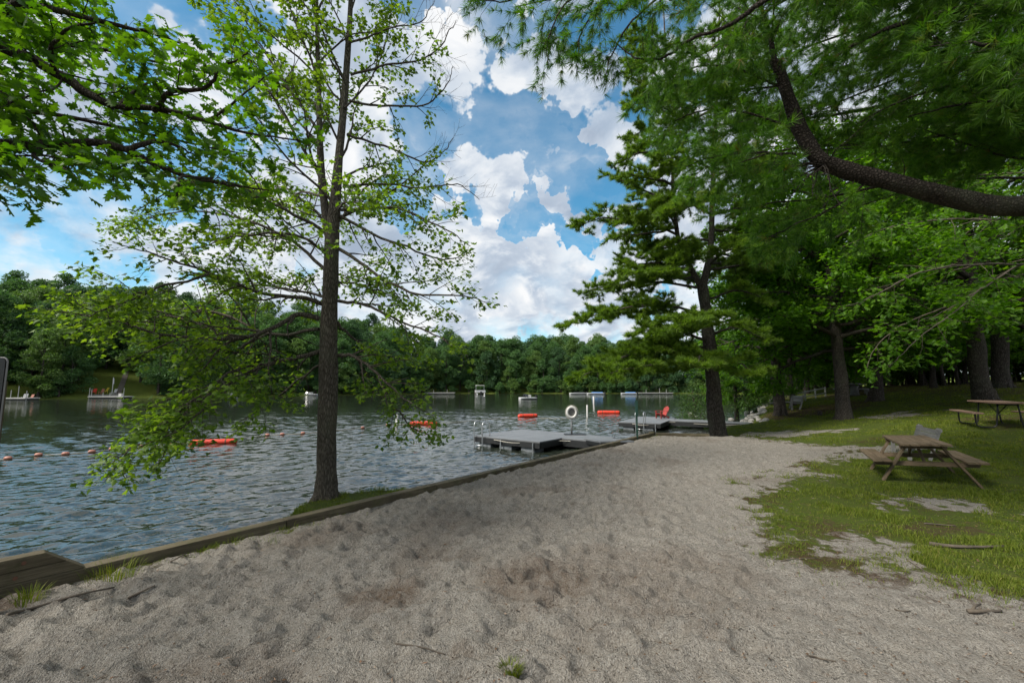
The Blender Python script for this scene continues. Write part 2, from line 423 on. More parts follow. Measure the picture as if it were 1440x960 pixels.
def mat_ground():
    m, nt, out = new_mat('sand and lawn'); co = objco(nt)
    big = noise(nt, co, .9, 5, .6); fine = noise(nt, co, 75, 6, .8); grain = noise(nt, co, 190, 3, .8); med = noise(nt, co, 9, 6, .7)
    gr = N(nt, 'ShaderNodeTexVoronoi', Scale=105.0); nt.links.new(co, gr.inputs['Vector'])
    sand = ramp(nt, fine.outputs[0], [(.3, (.17, .153, .13)), (.5, (.345, .315, .272)), (.72, (.53, .495, .44))])
    sand = mixc(nt, ramp(nt, gr.outputs['Color'], [(.0, (.9, .9, .9)), (.3, (0, 0, 0))]), sand, (.05, .043, .035))
    sand = mixc(nt, ramp(nt, gr.outputs['Color'], [(.72, (0, 0, 0)), (1.0, (.75, .75, .75))]), sand, (.48, .455, .415))
    sand = mixc(nt, ramp(nt, med.outputs[0], [(.48, (0, 0, 0)), (.78, (.6, .6, .6))]), sand, (.19, .158, .122))
    brk = noise(nt, co, 16, 6, .7)
    dmp = math_(nt, 'MULTIPLY', attr(nt, 'damp'), ramp(nt, brk.outputs[0], [(.36, (.4, .4, .4)), (.6, (1, 1, 1))]))
    sand = mixc(nt, math_(nt, 'MULTIPLY', dmp, .85), sand, (.125, .08, .05))
    dirt = ramp(nt, fine.outputs[0], [(.3, (.04, .028, .018)), (.6, (.10, .07, .045)), (.8, (.19, .145, .10))])
    turf = ramp(nt, fine.outputs[0], [(.3, (.038, .055, .01)), (.55, (.09, .13, .016)), (.75, (.16, .195, .032))])
    turf = mixc(nt, ramp(nt, med.outputs[0], [(.45, (0, 0, 0)), (.75, (.7, .7, .7))]), turf, (.12, .09, .045))
    litter = ramp(nt, grain.outputs[0], [(.3, (.035, .022, .014)), (.55, (.10, .062, .036)), (.78, (.19, .125, .075))])
    gmask = math_(nt, 'ADD', attr(nt, 'grassm'), math_(nt, 'MULTIPLY', math_(nt, 'SUBTRACT', med.outputs[0], .5), 1.5))
    gmask = math_(nt, 'ADD', gmask, math_(nt, 'MULTIPLY', math_(nt, 'SUBTRACT', brk.outputs[0], .5), .9))
    g1 = ramp(nt, gmask, [(.28, (0, 0, 0)), (.5, (1, 1, 1))]); g2 = ramp(nt, gmask, [(.42, (0, 0, 0)), (.66, (1, 1, 1))])
    c = mixc(nt, math_(nt, 'MULTIPLY', g1, .55), sand, dirt); c = mixc(nt, g2, c, turf)
    lmask = ramp(nt, math_(nt, 'ADD', attr(nt, 'litter'), math_(nt, 'MULTIPLY', math_(nt, 'SUBTRACT', med.outputs[0], .5), 1.2)), [(.35, (0, 0, 0)), (.75, (.85, .85, .85))])
    c = mixc(nt, lmask, c, litter)
    p = N(nt, 'ShaderNodeBsdfPrincipled', Roughness=.95); p.inputs['Specular IOR Level'].default_value = .12
    nt.links.new(c, p.inputs['Base Color'])
    h = math_(nt, 'ADD', math_(nt, 'MULTIPLY', fine.outputs[0], .7), math_(nt, 'MULTIPLY', gr.outputs['Distance'], .5))
    h = math_(nt, 'ADD', h, math_(nt, 'MULTIPLY', med.outputs[0], 2.2)); h = math_(nt, 'ADD', h, math_(nt, 'MULTIPLY', brk.outputs[0], 1.8))
    nt.links.new(bump(nt, h, 1.0, .034), p.inputs['Normal'])
    nt.links.new(p.outputs[0], out.inputs[0]); return m
tag(link('ground', gme, mat_ground(), smooth=True), kind='structure')
def height(x, y):                              # from here on: the finished sheet, footprints included
    x = np.asarray(x, float); y = np.asarray(y, float)
    i = np.clip(np.searchsorted(xs, x)-1, 0, nx-2); j = np.clip(np.searchsorted(ys, y)-1, 0, ny-2)
    fx_ = np.clip((x-xs[i])/(xs[i+1]-xs[i]), 0, 1); fy_ = np.clip((y-ys[j])/(ys[j+1]-ys[j]), 0, 1)
    return (Z[j, i]*(1-fx_)+Z[j, i+1]*fx_)*(1-fy_)+(Z[j+1, i]*(1-fx_)+Z[j+1, i+1]*fx_)*fy_

# ------------------------------------------------------------------ water
def mat_water():
    m, nt, out = new_mat('lake water'); co = objco(nt)
    b = noise(nt, mapping(nt, co, (1, 1.3, 1), (0, 0, -.25)), 6.5, 2, .5, .2)
    h = b.outputs[0]
    p = N(nt, 'ShaderNodeBsdfPrincipled', Roughness=.035, IOR=1.62)
    p.inputs['Base Color'].default_value = (.022, .028, .02, 1)
    nt.links.new(bump(nt, h, 1.0, .010), p.inputs['Normal'])
    nt.links.new(p.outputs[0], out.inputs[0]); return m
def lake_mesh():
    r = np.random.default_rng(17)
    ax_ = graded(-9, 6, .055, -200, 140, .011); ay = graded(3.0, 7, .042, -60, 170, .0075)
    X, Y = np.meshgrid(ax_, ay); x, y = X.ravel(), Y.ravel()
    cell = np.maximum(np.interp(x, ax_[:-1], np.diff(ax_)), np.interp(y, ay[:-1], np.diff(ay)))
    calm = sstep(66, 28, y-.22*x)*.72+.28
    gust = .25+1.25*fbm(x*.13, y*.2, 41, 3)
    z = np.zeros_like(x); n = 64
    for k in range(n):
        lam = .14*(.95/.14)**r.random(); th = -1.1+r.normal(0, .7); s_ = .20*math.sqrt(2/n)
        q = 2*PI/lam; ph = r.uniform(0, 2*PI)
        w = sstep(.30, .5, lam/(cell+1e-6)/5.5)
        z += w*s_/q*np.sin(q*(math.cos(th)*x+math.sin(th)*y)+ph+1.2*(fbm(x*.35, y*.35, 200+k % 5, 2)-.5))
    z = WZ+z*calm*gust
    nx_, ny_ = len(ax_), len(ay); idx_ = np.arange(nx_*ny_).reshape(ny_, nx_)
    qd = np.stack([idx_[:-1, :-1], idx_[:-1, 1:], idx_[1:, 1:], idx_[1:, :-1]], -1).reshape(-1, 4)
    return np_mesh('lake', np.stack([x, y, z], -1), qd.ravel(), np.full(len(qd), 4))
tag(link('lake', lake_mesh(), mat_water(), smooth=True), kind='structure')

# ------------------------------------------------------------------ foliage tools
def halves(right, fold=.25):
    n = len(right); v = [(x, y, -fold*x) for x, y in right]+[(-x, y, -fold*x) for x, y in right[1:-1]]
    left = [0]+[n+k for k in range(n-2)]+[n-1]
    return np.array(v), [list(range(n)), left[::-1]]
T_MAPLE = halves([(0, 0), (.26, .04), (.20, .2), (.52, .42), (.27, .46), (.2, .68), (0, 1)])
T_OAK = halves([(0, 0), (.06, .12), (.24, .2), (.10, .33), (.38, .46), (.15, .55), (.36, .74), (.13, .79), (.15, .92), (0, 1)], .3)
T_LEAF = halves([(0, 0), (.30, .42), (0, 1)], .3)
def tuft(K, w, spread, seed):
    r = np.random.default_rng(seed); v, f = [], []
    for k in range(K):
        th = r.uniform(0, 2*PI); a = spread*math.sqrt(r.random()); L = r.uniform(.75, 1.0)
        d = np.array([math.sin(a)*math.cos(th), math.cos(a), math.sin(a)*math.sin(th)])
        sdir = nrm(np.cross(d, r.normal(size=3)))*w/2; b = d*r.uniform(0, .12)
        i = len(v); v += [b-sdir, b+sdir, d*L]; f.append([i, i+1, i+2])
    return np.array(v), f
def scatter(name, tmpl, pos, ax, up, sc, rnd=None):
    tv, tf = tmpl; n = len(pos); pos = np.asarray(pos); ax = np.asarray(ax); up = np.asarray(up); sc = np.asarray(sc)
    ax = ax/(np.linalg.norm(ax, axis=1)[:, None]+1e-9)
    x = np.cross(ax, up); x /= np.linalg.norm(x, axis=1)[:, None]+1e-9
    nn = np.cross(x, ax)
    v = pos[:, None]+sc[:, None, None]*(tv[None, :, 0, None]*x[:, None]+tv[None, :, 1, None]*ax[:, None]+tv[None, :, 2, None]*nn[:, None])
    k = len(tv); fl = np.concatenate([np.array(f) for f in tf]); tot = np.array([len(f) for f in tf])
    loops = (np.arange(n)[:, None]*k+fl[None]).ravel()
    if rnd is None: rnd = rng.random(n)
    return np_mesh(name, v.reshape(-1, 3), loops, np.tile(tot, n), np.repeat(rnd, len(tf)))

class Tubes:
    def __init__(s): s.v, s.l, s.n = [], [], 0
    def add(s, P, r0, r1, n=5, rad=None):
        P = np.asarray(P, float); m = len(P)
        R = rad if rad is not None else r0+(r1-r0)*np.linspace(0, 1, m)
        T = np.gradient(P, axis=0); T /= np.linalg.norm(T, axis=1)[:, None]+1e-9
        ref = np.eye(3)[np.argmin(np.abs(T).mean(0))]
        a = np.cross(T, ref); a /= np.linalg.norm(a, axis=1)[:, None]+1e-9; b = np.cross(T, a)
        th = np.arange(n)*2*PI/n
        R = np.asarray(R)[:, None]*np.ones((1, n))
        if n >= 9:
            q = np.arange(m)[:, None]; R = R*(1+.045*np.sin(2*th+.5*q)+.035*np.sin(3*th-.8*q+1)+.03*np.sin(1.9*q))
        s.v.append((P[:, None]+R[:, :, None]*(np.cos(th)[None, :, None]*a[:, None]+np.sin(th)[None, :, None]*b[:, None])).reshape(-1, 3))
        i = np.arange(m-1)[:, None]*n; k = np.arange(n)[None]; l = (k+1) % n
        s.l.append((np.stack([i+k, i+l, i+n+l, i+n+k], -1)+s.n).reshape(-1, 4)); s.n += m*n
    def mesh(s, name):
        L = np.concatenate(s.l)
        return np_mesh(name, np.concatenate(s.v), L.ravel(), np.full(len(L), 4))
def smooth_path(P, n):
    P = np.asarray(P, float); m = len(P)
    Q = np.vstack([2*P[0]-P[1], P, 2*P[-1]-P[-2]]); out = []
    for t in np.linspace(0, m-1-1e-6, n):
        i = int(t); u = t-i; a, b, c, d = Q[i], Q[i+1], Q[i+2], Q[i+3]
        out.append(.5*((2*b)+(c-a)*u+(2*a-5*b+4*c-d)*u*u+(3*b-a-3*c+d)*u**3))
    return np.array(out)
def grow(p, d, L, n, wob=.12, bend=(0, 0, 0)):
    pts = [p]; d = nrm(d); bend = np.asarray(bend, float); s = L/n; W = rng.normal(0, wob, (n, 3))
    for i in range(n):
        d = d+W[i]+bend; d = d/math.sqrt(d@d); p = p+d*s; pts.append(p)
    return np.array(pts)
UP = V3(0, 0, 1)
def side(t, ang, phi):
    u = np.cross(t, UP); l = np.linalg.norm(u)
    u = u/l if l > .05 else V3(1, 0, 0); v = np.cross(u, t)
    return math.cos(ang)*t+math.sin(ang)*(math.cos(phi)*u+math.sin(phi)*v)
def branch_out(P, r0, r1, tubes, twigs, lev=2, start=.2, spacing=.35, lenf=.42, minlen=.3, maxlen=9, ang=.85, flat=.5, bend=(0, 0, -.03), sides=5, wob=.13, keep=1.0):
    P = np.asarray(P); seg = np.linalg.norm(np.diff(P, axis=0), axis=1); cum = np.concatenate([[0], np.cumsum(seg)]); L = cum[-1]
    s = start*L+rng.random()*spacing; sg = 1 if rng.random() < .5 else -1
    while s < L*.98:
        i = min(np.searchsorted(cum, s)-1, len(seg)-1); i = max(i, 0); f = (s-cum[i])/(seg[i]+1e-9)
        p = P[i]+(P[i+1]-P[i])*f; t = (P[i+1]-P[i])/(seg[i]+1e-9)
        ln = min((lenf*(L-s)+minlen)*rng.uniform(.6, 1.25), maxlen)
        phi = (0 if sg > 0 else PI)+rng.normal(0, flat); sg = -sg
        d = side(t, ang*rng.uniform(.7, 1.25), phi)
        if rng.random() < keep:
            ra = max((r0+(r1-r0)*s/L)*.6, .0022); n = 4 if ln < .8 else 6
            Q = grow(p, d, ln, n, wob, bend)
            tubes.add(Q, ra, max(ra*.3, .0016), 3 if ra < .012 else sides)
            if lev > 1: branch_out(Q, ra, ra*.3, tubes, twigs, lev-1, .25, spacing*.6, lenf, minlen*.6, maxlen*.5, ang, flat, bend, 4, wob, keep)
            else: twigs.append(Q)
        s += spacing*rng.uniform(.7, 1.3)
    twigs.append(P[-3:])
def leaf_arrays(twigs, per_m, size, jit=.03, droop=.25, out=.8, minn=2, start=.2):
    pos, ax, up, sc = [], [], [], []
    for Q in twigs:
        L = np.linalg.norm(np.diff(Q, axis=0), axis=1).sum(); n = max(minn, int(L*per_m*rng.uniform(.75, 1.25)))
        t = start+(1-start)*rng.random(n); t[0] = 1; x = t*(len(Q)-1); i = np.minimum(x.astype(int), len(Q)-2)
        p = Q[i]+(Q[i+1]-Q[i])*(x-i)[:, None]; T = Q[i+1]-Q[i]; T = T/(np.linalg.norm(T, axis=1)[:, None]+1e-9)
        a = T*out*.6+rng.normal(0, .62, (n, 3)); a[:, 2] = a[:, 2]*.45-droop
        pos.append(p+rng.normal(0, jit, (n, 3))); ax.append(a)
        w = rng.normal(0, .42, (n, 3)); w[:, 2] += 1; up.append(w); sc.append(size*rng.uniform(.6, 1.2, n))
    return np.concatenate(pos), np.concatenate(ax), np.concatenate(up), np.concatenate(sc)
def tuft_arrays(twigs, per_m, size, upb=.35, minn=2, start=.3):
    pos, ax, up, sc = [], [], [], []
    for Q in twigs:
        L = np.linalg.norm(np.diff(Q, axis=0), axis=1).sum(); n = max(minn, int(L*per_m*rng.uniform(.8, 1.2)))
        t = start+(1-start)*rng.random(n); t[0] = 1; x = t*(len(Q)-1); i = np.minimum(x.astype(int), len(Q)-2)
        p = Q[i]+(Q[i+1]-Q[i])*(x-i)[:, None]; T = Q[i+1]-Q[i]; T = T/(np.linalg.norm(T, axis=1)[:, None]+1e-9)
        a = T+rng.normal(0, .38, (n, 3)); a[:, 2] += upb
        pos.append(p); ax.append(a); up.append(rng.normal(0, 1, (n, 3))); sc.append(size*rng.uniform(.7, 1.15, n))
    return np.concatenate(pos), np.concatenate(ax), np.concatenate(up), np.concatenate(sc)
def trunk_radii(n, r0, r1, flare=1.5, base=.12):
    t = np.linspace(0, 1, n); return (r0+(r1-r0)*t)*(1+(flare-1)*np.exp(-t/base*2.2))
def pixpath(pts): return np.array([at(*p) for p in pts])
def tree_thing(name, label, cat, base, tubes, crown_me, bark, leafm, group=None, trunk_name='trunk'):
    t = thing(name, label, cat, base, 0, group)
    link(trunk_name, tubes.mesh(trunk_name), bark, t, True, world=True)
    if crown_me: link('crown', crown_me, leafm, t, world=True)
    return t

# ================================================================== TREES
# ------------------------------------------------------------------ the red maple on the bank
def shore_maple():
    tb, tw, bare = Tubes(), [], []
    D = 7.6
    tp = smooth_path(pixpath([(458, 712, D), (459, 660, D), (461, 560, D), (463, 450, D), (467, 340, D), (473, 262, D), (482, 165, D+.1), (490, 60, D+.1),
                              (496, -60, D+.1), (503, -200, D), (506, -330, D)]), 60)
    R = np.interp(np.linspace(0, 1, 60), [0, .05, .09, .22, .38, .46, .55, .75, 1], [.245, .19, .17, .155, .132, .10, .075, .045, .01])
    tb.add(tp, 0, 0, 14, rad=R)
    for a in (.4, 1.7, 2.9, 4.2, 5.4):         # root flare
        d = V3(math.cos(a), math.sin(a), 0); b = tp[1]+UP*.12
        tb.add(np.array([b+d*.06+UP*.16, b+d*.13, b+d*.24-UP*.10, b+d*.34-UP*.2]), .09, .03, 7)
    lp = smooth_path(pixpath([(466, 345, D), (458, 300, D), (451, 230, D-.05), (448, 120, D-.1), (444, -40, D-.1), (440, -210, D-.1)]), 34)
    tb.add(lp, .095, .012, 9)
    # (pixel x, pixel y, distance) along every limb one can follow in the crown
    L = [
     ([(452, 428, D), (424, 418, 7.4), (369, 409, 7.0), (300, 384, 6.6), (230, 362, 6.3), (160, 345, 6.0)], .045, 1),
     ([(450, 449, D), (421, 442, 7.4), (392, 459, 7.0), (340, 478, 6.6), (250, 478, 6.2), (150, 455, 5.9), (50, 440, 5.7)], .05, 1),
     ([(450, 462, D), (383, 466, 7.8), (300, 430, 8.2), (200, 425, 8.6), (110, 420, 9.0)], .035, 1),
     ([(449, 494, D), (369, 512, 7.1), (314, 540, 6.7), (262, 572, 6.3), (210, 610, 5.9), (150, 655, 5.6)], .04, 2),
     ([(369, 512, 7.1), (320, 530, 6.4), (275, 555, 5.9), (220, 600, 5.6), (160, 640, 5.4), (120, 675, 5.3)], .022, 2),
     ([(314, 540, 6.7), (280, 580, 6.5), (245, 620, 6.4), (215, 655, 6.3)], .018, 2),
     ([(314, 540, 6.7), (290, 570, 6.0), (260, 600, 5.5), (190, 625, 5.0)], .018, 2),
     ([(340, 478, 6.6), (260, 450, 6.9), (170, 425, 7.2), (70, 428, 7.4)], .026, 2), ([(300, 384, 6.6), (240, 400, 6.0), (170, 420, 5.6), (100, 450, 5.3)], .022, 2),
     ([(538, 540, 7.2), (560, 575, 7.4), (585, 600, 7.5), (615, 605, 7.6)], .018, 2), ([(506, 509, 7.4), (530, 545, 7.8), (545, 580, 8)], .018, 2),
     ([(450, 512, D), (415, 536, 7.7), (373, 566, 7.8), (330, 590, 7.9)], .022, 0),
     ([(476, 500, D), (506, 509, 7.4), (538, 540, 7.2), (570, 568, 7.0), (610, 590, 6.8)], .036, 2),
     ([(474, 452, D), (500, 476, 7.8), (540, 500, 8.2), (600, 515, 8.6)], .03, 1),
     ([(474, 424, D), (515, 427, 7.3), (557, 448, 7.0), (610, 470, 6.8), (650, 500, 6.6)], .032, 1),
     ([(476, 350, D), (529, 384, 7.4), (580, 408, 7.2), (640, 410, 7.0), (685, 420, 6.9)], .034, 1),
     ([(478, 302, D), (552, 338, 7.7), (620, 360, 7.9), (660, 350, 8.0)], .03, 1),
     ([(480, 294, D), (557, 292, 7.4), (621, 316, 7.2), (660, 345, 7.1)], .03, 1),
     ([(480, 262, D), (530, 256, 7.6), (593, 262, 7.6), (640, 258, 7.6), (668, 280, 7.6)], .027, 3),
     ([(488, 188, D), (547, 203, 7.6), (593, 222, 7.7), (622, 206, 7.7), (634, 190, 7.7)], .025, 3),
     ([(492, 142, D), (545, 148, 7.7), (600, 146, 7.8), (632, 118, 7.8), (640, 95, 7.8)], .025, 4),
     ([(494, 104, D), (550, 90, 7.7), (607, 80, 7.8), (640, 45, 7.8), (650, 25, 7.8)], .025, 4),
     ([(490, 60, D), (540, 40, 7.5), (590, 25, 7.4), (612, -10, 7.3)], .022, 4),
     ([(450, 250, D), (410, 180, 7.3), (370, 110, 7.1), (330, 40, 7.0)], .032, 1),
     ([(449, 190, D), (400, 120, 7.8), (350, 40, 8.0), (300, -60, 8.2)], .03, 1),
     ([(460, 330, D), (390, 290, 7.2), (320, 255, 6.9), (250, 260, 6.6), (180, 300, 6.4)], .034, 1),
     ([(462, 385, D), (400, 335, 7.8), (320, 305, 8.1), (230, 305, 8.4), (150, 325, 8.7)], .034, 1),
     ([(466, 360, D), (420, 330, 6.6), (340, 330, 5.8), (260, 350, 5.3)], .03, 1),
     ([(448, 110, D), (420, 40, 7.4), (390, -60, 7.3)], .025, 1),
     ([(446, 20, D), (490, -60, 7.5), (540, -160, 7.4)], .022, 1),
     ([(486, 120, D), (450, 60, 7.2), (420, -20, 7.0)], .022, 1),
     ([(484, 150, D), (520, 110, 8.0), (545, 50, 8.2), (550, -40, 8.3)], .022, 1),
     ([(470, 320, D), (500, 280, 8.6), (530, 250, 9.4), (560, 240, 10)], .03, 1),
     ([(468, 330, D), (440, 290, 8.8), (400, 260, 9.8), (350, 250, 10.6)], .03, 1),
     ([(466, 400, D), (500, 400, 8.8), (540, 410, 9.8), (580, 430, 10.4)], .03, 1),
     ([(464, 420, D), (420, 410, 8.8), (360, 400, 10), (300, 400, 10.8)], .03, 1),
     ([(470, 300, D), (500, 290, 6.6), (530, 300, 5.8)], .024, 1),
    ]
    for pts, r, kind in L:
        P = smooth_path(pixpath(pts), 5*len(pts))
        P += np.cumsum(rng.normal(0, .012, P.shape), 0)
        tb.add(P, r, .005, 7)
        if kind in (3, 4):                     # bare, curling tips on the lake side
            b2 = []
            n = len(P)
            branch_out(P[:n*2//3], r, r*.5, tb, tw, 2, .1, .3, .3, .3, 1.2, .8, .7)
            branch_out(P[n//3:], r*.6, .004, tb, b2, 2, .1, .17, .35, .4, 1.3, .75, 1.6, (0, 0, .05), 4, .10)
        else:
            lo = kind == 2
            branch_out(P, r, .006, tb, tw, 2, .16,   .19 if lo else .22, .34, .28, 1.7, .85, .55, (0, 0, -.055 if lo else -.03))
            branch_out(P, r, .006, tb, bare, 1, .05, .45, .15, .3, .9, 1.0, 1.5, (0, 0, -.02), 3, .12)     # leafless inner twigs
    for q in (tp[24:58], lp[6:]):              # upright upper shoots
        branch_out(q, .05, .012, tb, tw, 2, .02, .42, .2, .8, 2.4, .75, 2.0, (0, 0, .03))
    pos, ax, up, sc = leaf_arrays(tw, 42, .086, .055, .3, .8, 6)
    me = scatter('crown', T_MAPLE, pos, ax, up, sc)
    base = V3(TREE_XY[0], TREE_XY[1], gz(*TREE_XY))
    return tree_thing('maple_tree', 'tall sparse maple tree with forked trunk on the grassy bank beside the timber edging', 'tree', base, tb, me, M_bark, M_maple), len(pos)
_, n_maple = shore_maple()

# ------------------------------------------------------------------ oak leaning in from the left
def edge_oak():
    tb, tw = Tubes(), []
    bx, by = -6.0, .6
    base = V3(bx, by, gz(bx, by))
    top = V3(-5.6, 1.4, 11)
    tp = smooth_path([base-UP*.2, base+V3(.05, .05, 2.4), base+V3(.2, .3, 5), top], 30)
    tb.add(tp, 0, 0, 12, rad=trunk_radii(30, .33, .1))
    def from_trunk(z): return tp[np.argmin(np.abs(tp[:, 2]-z))]
    L = [([(-70, 25, 4.1), (0, 64, 4.15), (60, 92, 4.2), (120, 130, 4.3), (168, 151, 4.35), (230, 156, 4.45), (290, 171, 4.55), (345, 187, 4.7), (430, 200, 4.9)], .052, 4.6),
         ([(215, 154, 4.4), (240, 130, 4.3), (295, 122, 4.3), (320, 100, 4.3), (352, 75, 4.3)], .022, None),
         ([(160, 150, 4.35), (200, 125, 4.7), (230, 112, 5.0)], .016, None),
         ([(-80, 202, 3.9), (0, 197, 4.0), (60, 198, 4.05), (120, 197, 4.1), (168, 207, 4.15), (215, 231, 4.25), (270, 246, 4.35), (315, 254, 4.45), (372, 262, 4.6)], .046, 3.6),
         ([(180, 210, 4.2), (232, 206, 4.35), (272, 226, 4.5)], .022, None),
         ([(-60, 110, 4.0), (0, 138, 4.0), (25, 160, 4.0), (44, 192, 4.05)], .03, 4.2),
         ([(60, 200, 4.05), (50, 225, 3.8), (90, 245, 3.6), (120, 262, 3.5)], .015, None),
         ([(10, 198, 4.0), (-10, 230, 3.6), (30, 250, 3.4)], .014, None),
         ([(-60, -10, 3.6), (30, 5, 3.7), (110, 20, 3.8), (200, 40, 4.0), (260, 60, 4.2)], .035, 5.2),
         ([(75, 100, 4.2), (70, 70, 4.0), (95, 40, 3.9), (150, 30, 3.9)], .018, None),
         ([(290, 171, 4.55), (340, 140, 4.7), (385, 110, 4.9)], .012, None),
         ([(300, 252, 4.4), (260, 250, 3.9), (250, 285, 3.8)], .010, None),
         ([(-60, 60, 5.2), (40, 60, 5.5), (140, 70, 5.9), (240, 90, 6.3), (330, 110, 6.6)], .04, 5.0),
         ([(-60, 150, 5.2), (60, 160, 5.6), (180, 185, 6.0), (290, 210, 6.4), (370, 225, 6.6)], .035, 4.4)]
    for pts, r, z in L:
        P = pixpath(pts)
        if z is not None: P = np.vstack([from_trunk(z), P])
        P = smooth_path(P, 6*len(P)); P += np.cumsum(rng.normal(0, .006, P.shape), 0)
        tb.add(P, r*1.4, .007, 8)
        a = .35 if z is not None else .1
        branch_out(P, r, .005, tb, tw, 2, a, .165, .26, .25, 1.0, .9, .5, (0, 0, .05))
    for k in range(2):                         # the part of the crown over the bank and behind the viewer
        z = rng.uniform(5, 10.5); a = rng.uniform(-PI, PI)
        if math.cos(a-.9) > .55: a += PI
        P = grow(from_trunk(z), V3(math.cos(a), math.sin(a), .35), rng.uniform(3, 4.6), 8, .1, (0, 0, -.02))
        tb.add(P, .06, .01, 6); branch_out(P, .05, .01, tb, tw, 2, .3, .5, .35, .3, 1.6)
    pos, ax, up, sc = leaf_arrays(tw, 24, .135, .06, .3, .9, 4)
    me = scatter('crown', T_OAK, pos, ax, up, sc)
    tree_thing('oak_tree', 'oak tree whose leafy dark limbs reach in at the upper left above the water', 'tree', base, tb, me, M_barko, M_oak)
    return len(pos)
n_oak = edge_oak()

